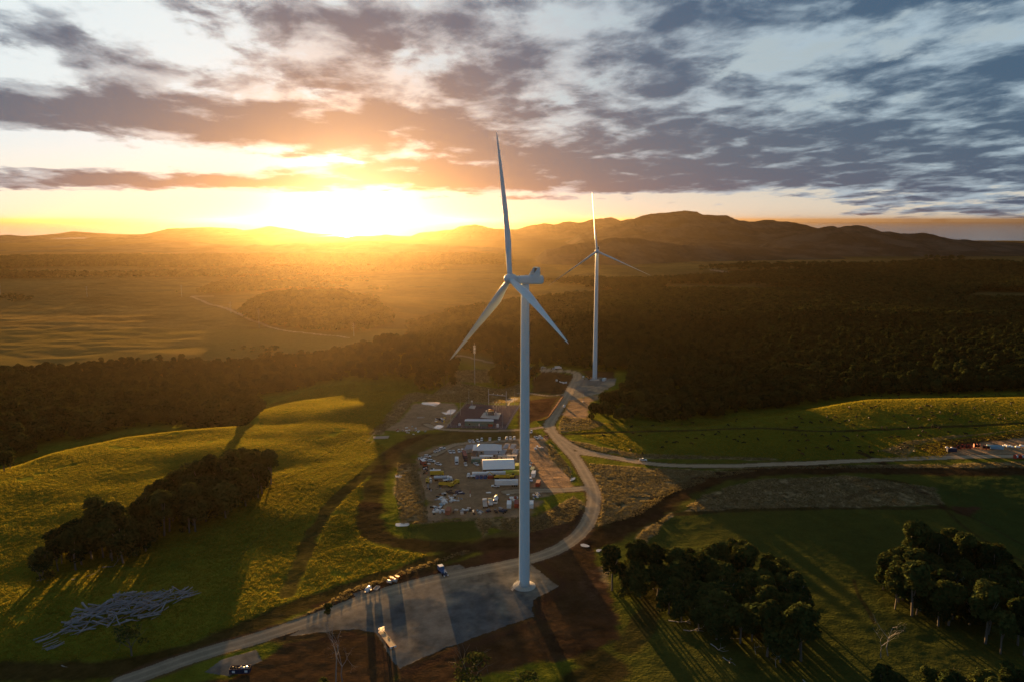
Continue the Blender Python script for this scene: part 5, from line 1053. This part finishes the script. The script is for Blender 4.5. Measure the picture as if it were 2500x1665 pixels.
c6 = [(63,383),(160,370),(175,385),(185,412),(247,413),(330,412),(376,372),(395,398),(436,373),(467,421),(515,402),(545,400),(573,433),(130,450),(138,455),(430,470),(600,370),(697,380),(545,297),(553,310),(655,273),(738,229),(765,209),(790,212),(850,226),(918,206),(925,226),(993,222),(712,302),(742,294),(1095,303),(1135,282),(1150,286),(1175,290),(1140,194),(1170,192),(1247,203),(1285,200),(1335,210),(1380,194),(1435,218),(1555,205),(1578,205),(1665,200),(1690,194),(1580,250),(1665,252),(1780,272),(1790,262),(1843,192),(1502,305),(1355,277),(1175,337),(1240,335),(1025,356),(1075,384),(1115,373),(1160,397),(885,366),(975,405),(1187,363),(1375,342),(1357,352),(1325,395),(1640,350),(1705,357),(1695,385),(1735,382),(1828,340),(1470,410),(1205,435),(1180,445),(1210,450),(1240,452),(1225,458),(1095,452),(1000,455),(830,455),(793,455),(1130,490),(1105,483),(1160,517),(1085,517),(1437,500),(1305,482),(1508,460),(40,495),(183,503),(210,510),(335,515),(403,503),(505,522),(527,532),(535,552),(608,515),(648,522),(865,527),(918,522),(85,553),(153,551),(225,552),(295,605),(212,610),(160,628),(378,600),(390,612),(412,620),(460,553),(616,600),(697,598),(625,632),(183,655),(497,653),(768,633),(860,620),(935,605),(940,617),(980,605),(963,575),(1040,635),(705,640),(718,645)]
c5 = [(985,425),(1065,412),(765,437),(598,448),(450,428),(615,495),(668,513),(390,515),(1030,530),(1097,535),(1145,507),(1240,500),(1270,487),(1330,522),(1388,545),(1417,552),(1427,520),(1463,507),(1463,567),(870,562),(925,567),(950,563),(1058,573),(838,602),(1570,545),(595,627),(685,650),(1540,443),(1340,433),(1405,387),(1400,402)]
q = np.random.default_rng(9)
for px, py in [(1900 + a / 3.137, 900 + b / 3.137) for a, b in c6] + [(1350 + a / 3.135, 900 + b / 3.135) for a, b in c5]:
    i = int(q.choice(4, p=[.5, .3, .1, .1])); p = A1(px, py + 1.2); o = link('cow', COWS[i]); o.location = p; o.rotation_euler.z = q.random() * 6.283; o.scale = (float(q.uniform(1.0, 1.3)),) * 3
    up_ = py < 1049 - (px - 1900) * .012 if px > 1900 else py < 1052
    tag(o, ('brown' if i == 2 else 'black') + (' cow lying' if i == 3 else ' cow standing' if i == 1 else ' cow grazing') + (' above the dark track on the paddock' if up_ else ' between the dark track and the gravel road'), 'cow', 'cattle on the right paddock')
# ------------------------------------------------------------------ logs
LOGM = []
for i in range(5):
    mb = MB(); Lg = 6.0 + i * 1.0; th_ = .7 + .25 * i; pr_ = Vector((-Lg/2, 0, 0)); q_ = np.random.default_rng(i)
    for k_ in range(3): nx = Vector((-Lg/2 + Lg * (k_ + 1) / 3, q_.normal() * .12, q_.normal() * .1)); mb.tube(pr_, nx, (.27 - .04 * k_) * th_, (.23 - .04 * k_) * th_, 7); pr_ = nx
    LOGM.append(mb.mesh('log', P_LOG, False))
def log(x, y, dz, az_, tilt, sc_, lab, grp):
    o = link('log', random.choice(LOGM)); o.location = (x, y, float(H(x, y)) + dz); o.rotation_euler = (0, tilt, az_); o.scale = (sc_, sc_ * random.uniform(.7, 1.2), sc_); tag(o, lab, 'log', grp)
hp = zone([(60+a/5.12, 1400+b/5.12) for a, b in ((450,760),(600,560),(700,460),(820,410),(930,420),(1100,350),(1180,310),(1400,240),(1440,300),(1560,260),(1860,250),(2030,190),(2110,270),(1900,360),(1740,410),(1700,520),(1600,575),(1300,610),(1080,670),(900,665),(620,765))])
q = np.random.default_rng(12); pts_ = scatter(hp, 1.55, 77); pts_ = pts_[q.permutation(len(pts_))[:255]]; 
for x, y in pts_:
    ed = float(dist_line(np.array([x]), np.array([y]), hp, True)[0]); log(x, y, .2 + q.random() * min(3.6, ed * 1.1), R(50) + q.normal() * .55 + .9 * float(fbm(x, y, 12, 1)), q.normal() * .26, q.uniform(.4, 1.15), 'weathered grey log tangled in the long heap on the meadow', 'logs of the long heap')
for k_, (a, b, c_, d) in enumerate([(110,835,350,740),(140,872,330,790),(165,880,420,780),(195,900,470,790),(200,962,330,925),(215,940,440,850),(260,950,500,860),(290,965,470,895),(330,972,525,878),(300,925,480,835),(430,750,560,690),(350,790,480,745)]):
    a_, b_ = A1(60 + a / 5.12, 1400 + b / 5.12), A1(60 + c_ / 5.12, 1400 + d / 5.12); m_ = (a_ + b_) / 2; log(m_.x, m_.y, .3 + (k_ % 3) * .28, math.atan2((b_ - a_).y, (b_ - a_).x), 0, (b_ - a_).length / 8.0, 'straight grey log laid in the neat stack below the heap', 'logs of the neat stack')
# ------------------------------------------------------------------ dead trees and fallen branches
def dead_tree(px, py, hgt, seed, lab, lean=.1, depth=4):
    p = A1(px, py); q_ = np.random.default_rng(seed); mb = MB(); branch(mb, q_, Vector((0, 0, -.3)), Vector((q_.normal() * lean, q_.normal() * lean, 1)).normalized(), hgt * .42, hgt * .014, depth, 5); o = mb.build('dead_tree', M_DEAD); o.location = p; tag(o, lab, 'dead tree', 'bare dead trees')
for a in [(820,1664,19,1,'tall bare tree rising over the gravel road at the bottom'),(836,1662,14,2,'pale forked dead tree right of the tall bare one'),(2285,1462,16,3,'pale dead tree standing inside the dark right clump'),(2272,1462,13,4,'dead stem left of the pale dead tree in the right clump'),(2150,1605,13,5,'left one of two thin bare trees near the lower right'),(2168,1600,14,6,'right one of two thin bare trees near the lower right'),
          (322,1597,9,7,'bare trunk with crooked limbs before the log heap'),(1918,1562,13,8,'thin pale trunk at the right flank of the middle clump'),(1846,1597,7,9,'short pale stem at the foot of the middle clump'),(1895,1628,7,10,'short pale stem at the lower tip of the middle clump')]: dead_tree(*a)
def fallen(px, py, L_, az_, seed, lab):
    p = A1(px, py); q_ = np.random.default_rng(seed); mb = MB(); branch(mb, q_, Vector((0, 0, .25)), Vector((math.cos(az_), math.sin(az_), .02)), L_ * .5, .2, 2, 5); o = mb.build('fallen_branch', M_DEAD); o.location = p; tag(o, lab, 'fallen branch', 'fallen branches')
for a in [(1632,1515,9,-.5,1,'pale fallen branch left of the middle clump'),(1668,1538,10,-.2,2,'forked fallen branch at the lower left of the middle clump'),(1735,1572,8,-1.2,3,'fallen branch pointing down from the middle clump'),(1760,1560,8,0,4,'spreading fallen branch under the middle clump'),(1765,1605,6,-1.0,5,'small broken branch on the grass below the middle clump'),(175,1415,11,.6,6,'fallen branch under the lower left end of the long clump'),(250,1385,10,.2,7,'fallen branch in the shade of the long clump'),(90,1418,7,.9,8,'grey fallen branch at the tip of the long clump'),(150,1625,7,-.3,9,'small heap of branches below the log stack'),(1960,1660,7,-1.1,10,'pale fallen branch at the bottom of the dark field')]: fallen(*a)
# ------------------------------------------------------------------ loose materials in the yards
q = np.random.default_rng(33)
def crate(px, py, sx_, sy_, sz_, m_, rz, lab, grp, name='crate', cat='crate'):
    p = A1(px, py); mb = MB(); mb.box(-sx_/2, sx_/2, -sy_/2, sy_/2, .12, sz_)
    for y_ in (-.4, 0, .4): mb.box(-sx_/2 - .03, sx_/2 + .03, y_ * sy_ - .06, y_ * sy_ + .06, 0, .12)
    mb.box(-sx_/2 - .02, sx_/2 + .02, -sy_/2 - .02, sy_/2 + .02, sz_ * .8, sz_ * .88); o = mb.build(name, m_); o.location = p; o.rotation_euler.z = rz; tag(o, lab, cat, grp)
pal = [P_WHITE, P_PALE, P_GREY, P_CREAM, P_BLACK, P_SILVER, P_BROWN, P_TARP]
def strew(Pz, n, seed, smin, smax, lab, grp, pal_):
    Pw = zone(Pz); q = np.random.default_rng(seed); lo, hi = Pw.min(0), Pw.max(0); k_ = 0
    while k_ < n:
        x, y = q.uniform(lo[0], hi[0]), q.uniform(lo[1], hi[1])
        if not inpoly(np.array([x]), np.array([y]), Pw)[0]: continue
        k_ += 1; mb = MB(); a_, b_, c_ = q.uniform(smin, smax), q.uniform(smin, smax) * .7, q.uniform(.3, 1.1)
        mb.box(-a_/2, a_/2, -b_/2, b_/2, .1, c_); mb.box(-a_/2 - .04, a_/2 + .04, -b_/2 * .8, -b_/2 * .5, 0, .1); mb.box(-a_/2 - .04, a_/2 + .04, b_/2 * .5, b_/2 * .8, 0, .1)
        o = mb.build('pallet_load', pal_[int(q.integers(len(pal_)))], bevel=.04); o.location = (x, y, float(H(x, y))); o.rotation_euler.z = q.random() * 3; tag(o, lab, 'pallet load', grp)
strew([(1072,1206),(1130,1200),(1136,1218),(1110,1226),(1066,1236),(1062,1222)], 46, 1, .8, 2.6, 'pallet or block in the scrap ground at the lower left of the yard', 'scrap ground loads', pal)
strew([(1052,1238),(1084,1236),(1088,1252),(1058,1256)], 26, 2, .7, 2.4, 'wrapped bundle in the pale heap beside the rust red container', 'pale heap bundles', [P_WHITE, P_TARP, P_PALE, P_BLACK, P_SILVER])
strew([(1092,1198),(1128,1196),(1132,1205),(1096,1208)], 16, 3, 1.2, 3, 'dark bundle in the black heap above the scrap ground', 'black heap bundles', [P_BLACK, P_BROWN, P_NAVY])
strew([(1110,1244),(1170,1240),(1178,1254),(1100,1258)], 16, 4, .6, 3.5, 'flat load lying along the lower yard fence', 'loads along the lower fence', pal)
strew([(1178,1243),(1236,1240),(1240,1252),(1180,1254)], 18, 5, .8, 2.6, 'dark load behind the lower vehicle row', 'loads behind the lower row', [P_BLACK, P_NAVY, P_BROWN, P_RED, P_GREY])
strew([(1245,1214),(1264,1214),(1264,1222),(1240,1224)], 16, 6, .5, 2.0, 'pale scrap just behind the lower white container', 'pale scrap behind the containers', [P_WHITE, P_PALE, P_RED])
strew([(1298,1207),(1318,1202),(1316,1214),(1300,1224)], 14, 7, .5, 1.8, 'pale scrap right of the tower beside the lower containers', 'pale scrap right of the tower', [P_WHITE, P_PALE, P_BLUE, P_GREY])
strew([(966,1046),(1000,1040),(1044,1050),(1030,1062),(970,1062)], 20, 8, .6, 2.4, 'pale load scattered below the laydown yard', 'loads below the laydown yard', [P_CREAM, P_WHITE, P_PALE, P_RED])
strew([(1060,1022),(1088,1020),(1086,1032),(1062,1032)], 14, 9, .8, 2.6, 'load beside the puddle left of the substation', 'loads left of the substation', [P_WHITE, P_BLACK, P_BLUE, P_YEL])
strew([(1032,1128),(1052,1128),(1062,1150),(1036,1160)], 22, 10, .6, 2.2, 'dark or pale load against the left yard bank', 'loads at the left bank', [P_BLACK, P_WHITE, P_RUST, P_NAVY, P_BLACK])
strew([(1086,1188),(1110,1190),(1100,1200),(1040,1200),(1036,1184)], 14, 11, .5, 1.6, 'small load below the yellow machines', 'loads below the machines', [P_BLACK, P_BROWN, P_GREY])
strew([(1290,1122),(1298,1122),(1306,1145),(1296,1150)], 10, 12, .6, 2.0, 'load in the strip above the green container', 'loads above the green container', [P_WHITE, P_BLACK, P_RUST])
strew([(1366,931),(1384,931),(1384,936),(1366,936)], 9, 13, .8, 2.6, 'pale load on the bare ground left of the far turbine', 'loads left of the far turbine', [P_WHITE, P_PALE])
strew([(1303,1090),(1325,1088),(1328,1094),(1306,1096)], 8, 14, .8, 2.2, 'pale warm-lit load in the grass right of the tower', 'loads in the grass', [P_CREAM, P_WHITE])
for k_, (a_, b_) in enumerate([((911,1068),(950,1066)),((912,1070),(948,1069)),((1018,1020),(1036,1019))]):
    p, r_ = A1(*a_), A1(*b_); m_ = (p + r_) / 2; mb = MB(); hh_ = (r_ - p).length / 2; [mb.box(-hh_, hh_, y_, y_ + .35, .02 + .4 * (j % 2), .35 + .4 * (j % 2)) for j, y_ in enumerate((-.8, -.4, 0, .4))]; o = mb.build('timber_stack', P_CREAM); o.location = m_; o.rotation_euler.z = math.atan2((r_ - p).y, (r_ - p).x); tag(o, ['long pale timber stack at the foot of the hill fence', 'second pale timber stack just below the first', 'short timber stack in the middle of the laydown yard'][k_], 'timber stack')
for px, py, lab in [(1424,921,'white round tank at the corner of the far turbine pad'),(1359,930,'white round tank left of the far road bend'),(1377.6,993,'white round tank beside the far road below the pad')]:
    p = A1(px, py); r_ = empty('water_tank', p); tag(r_, lab, 'tank', 'white round tanks'); mb = MB(); mb.tube((0, 0, 0), (0, 0, 1.7), 1.1, n=14); mb.build('shell', P_WHITE, r_); mb = MB(); mb.tube((0, 0, 1.7), (0, 0, 2.0), 1.05, .3, 14); mb.build('lid', P_PALE, r_)
p = A1(1148, 1212); r_ = empty('marker_post', p); tag(r_, 'red and white marker post standing in the open yard', 'post'); mb = MB(); mb.tube((0, 0, 0), (0, 0, 2.0), .18, n=8); mb.build('lower_band', P_WHITE, r_); mb = MB(); mb.tube((0, 0, 2.0), (0, 0, 4.0), .18, n=8); mb.build('upper_band', P_RED, r_)
# ------------------------------------------------------------------ puddles, plus two white tarps built the same way
M_PUD = mat('puddle_and_tarp', (0.50, 0.47, 0.44), 0.10, spec=0.8)
for pts_ in [[(1031,982),(1074,982),(1065,991),(1051,989),(1030,986)],[(1089,1012),(1094,1001),(1113,1000),(1101,1011),(1078,1006)],[(1058,1044),(1069,1037),(1083,1039),(1081,1042),(1072,1046)],[(1231,976),(1238,971),(1263,971),(1261,977),(1247,982),(1240,989)],[(966,1277),(997,1276),(995,1283),(968,1284)],[(965,1159),(980,1159),(980,1165),(967,1165)],
             [(1417,1328),(1426,1327),(1439,1332),(1434,1335),(1420,1333)],[(1455,1342),(1462,1340),(1471,1342),(1468,1346),(1457,1346)],[(1186,1201),(1197,1200),(1199,1203),(1188,1203)],[(1236,1206),(1243,1205),(1244,1207),(1238,1208)],[(1395,1167),(1404,1165),(1402,1170),(1392,1173)]]:
    w_ = np.array([list(A1(*q_))[:2] for q_ in pts_]); c_ = w_.mean(0); cv = smooth_line(np.vstack([w_, w_[:1]]), 6)[:-1]; zv = H(cv[:, 0], cv[:, 1]) + .13; zc_ = float(zv.mean()); zv = zv - zc_; mb = MB(); n_ = len(cv)
    mb.add([(x - c_[0], y - c_[1], z_) for (x, y), z_ in zip(cv, zv)] + [(x - c_[0], y - c_[1], z_ - .6) for (x, y), z_ in zip(cv, zv)], [tuple(range(n_))] + [(i, n_ + i, n_ + (i + 1) % n_, (i + 1) % n_) for i in range(n_)]); o = mb.build('puddle', M_PUD); o.location = (c_[0], c_[1], zc_); o['kind'] = 'structure'
for o in PROTO:
    def rm(o):
        for ch in list(o.children): rm(ch)
        bpy.data.objects.remove(o)
    rm(o)
# ------------------------------------------------------------------ grass tufts
def tuft_mesh(name, m_, seed, n=16, h=.8, r=.55):
    q = np.random.default_rng(seed); v = []; f = []
    for i in range(n):
        a = q.random() * 6.283; rr_ = r * math.sqrt(q.random()); x, y = rr_ * math.cos(a), rr_ * math.sin(a); b = q.random() * 3.14; w = .10 + .12 * q.random(); hh_ = h * (.5 + .6 * q.random()); lx, ly = x * .6 + q.normal() * .12, y * .6 + q.normal() * .12
        k_ = len(v); v += [(x - w * math.cos(b), y - w * math.sin(b), 0), (x + w * math.cos(b), y + w * math.sin(b), 0), (x + lx + w * .3, y + ly, hh_), (x + lx - w * .3, y + ly, hh_ * .95)]; f.append((k_, k_ + 1, k_ + 2, k_ + 3))
    return mesh_from(name, v, f, m_, False)
M_DRYG = leaf_mat('dry_grass', (0.15, 0.12, 0.06), (0.36, 0.28, 0.15), .35); M_GRNG = leaf_mat('green_grass', (0.15, 0.14, 0.012), (0.34, 0.25, 0.03), .5)
DT = [tuft_mesh('dry_tuft', M_DRYG, i) for i in range(4)]; GT = [tuft_mesh('green_tuft', M_GRNG, 10 + i, 14, .5, .7) for i in range(4)]
dp_ = []
for i, Z in enumerate(DRY):
    if i == 2: continue
    p_ = scatter(Z, 1.5 if Z[:, 1].mean() > 520 else 1.15, 200 + i)
    for L_, w_ in ROADS: p_ = p_[dist_line(p_[:, 0], p_[:, 1], L_) > w_ + 1]
    dd = fbm(p_[:, 0], p_[:, 1], 9, 3); dp_.append(p_[(dd > -.35) & ~inpoly(p_[:, 0], p_[:, 1], YARD) & ~inpoly(p_[:, 0], p_[:, 1], PAD)])
dp_ = np.vstack(dp_); q = np.random.default_rng(1); gn_scatter('dry_grass', dp_, q.uniform(.5, 1.05, len(dp_)), DT, 'straw-coloured tussock grass on the rough ground', 'grass', 8)
MEAD = zone([(-60,1700),(-60,1135),(60,1125),(160,1095),(308,1060),(414,1050),(630,1036),(660,985),(743,955),(902,940),(1000,940),(985,975),(900,1070),(960,1100),(900,1200),(905,1290),(1000,1330),(1120,1335),(800,1450),(500,1570),(200,1640)])
PADK = zone([(1380,1050),(1440,1032),(1600,1036),(1720,1030),(1805,1014),(1911,1003),(2017,989),(2123,970),(2500,963),(2620,960),(2620,1060),(2340,1080),(2300,1118),(1900,1124),(1560,1112)])
gp_ = np.vstack([scatter(MEAD, 1.25, 300), scatter(PADK, 1.5, 301)]); dd = fbm(gp_[:, 0], gp_[:, 1], 14, 3); gp_ = gp_[dd > -.55]
for L_, w_, s_ in TRACKS: gp_ = gp_[dist_line(gp_[:, 0], gp_[:, 1], L_) > w_]
gn_scatter('meadow_grass', gp_, q.uniform(.5, 1.2, len(gp_)), GT, 'green and yellow meadow grass on the hills', 'grass', 9); print('tufts', len(dp_), len(gp_))
#END_OBJECTS
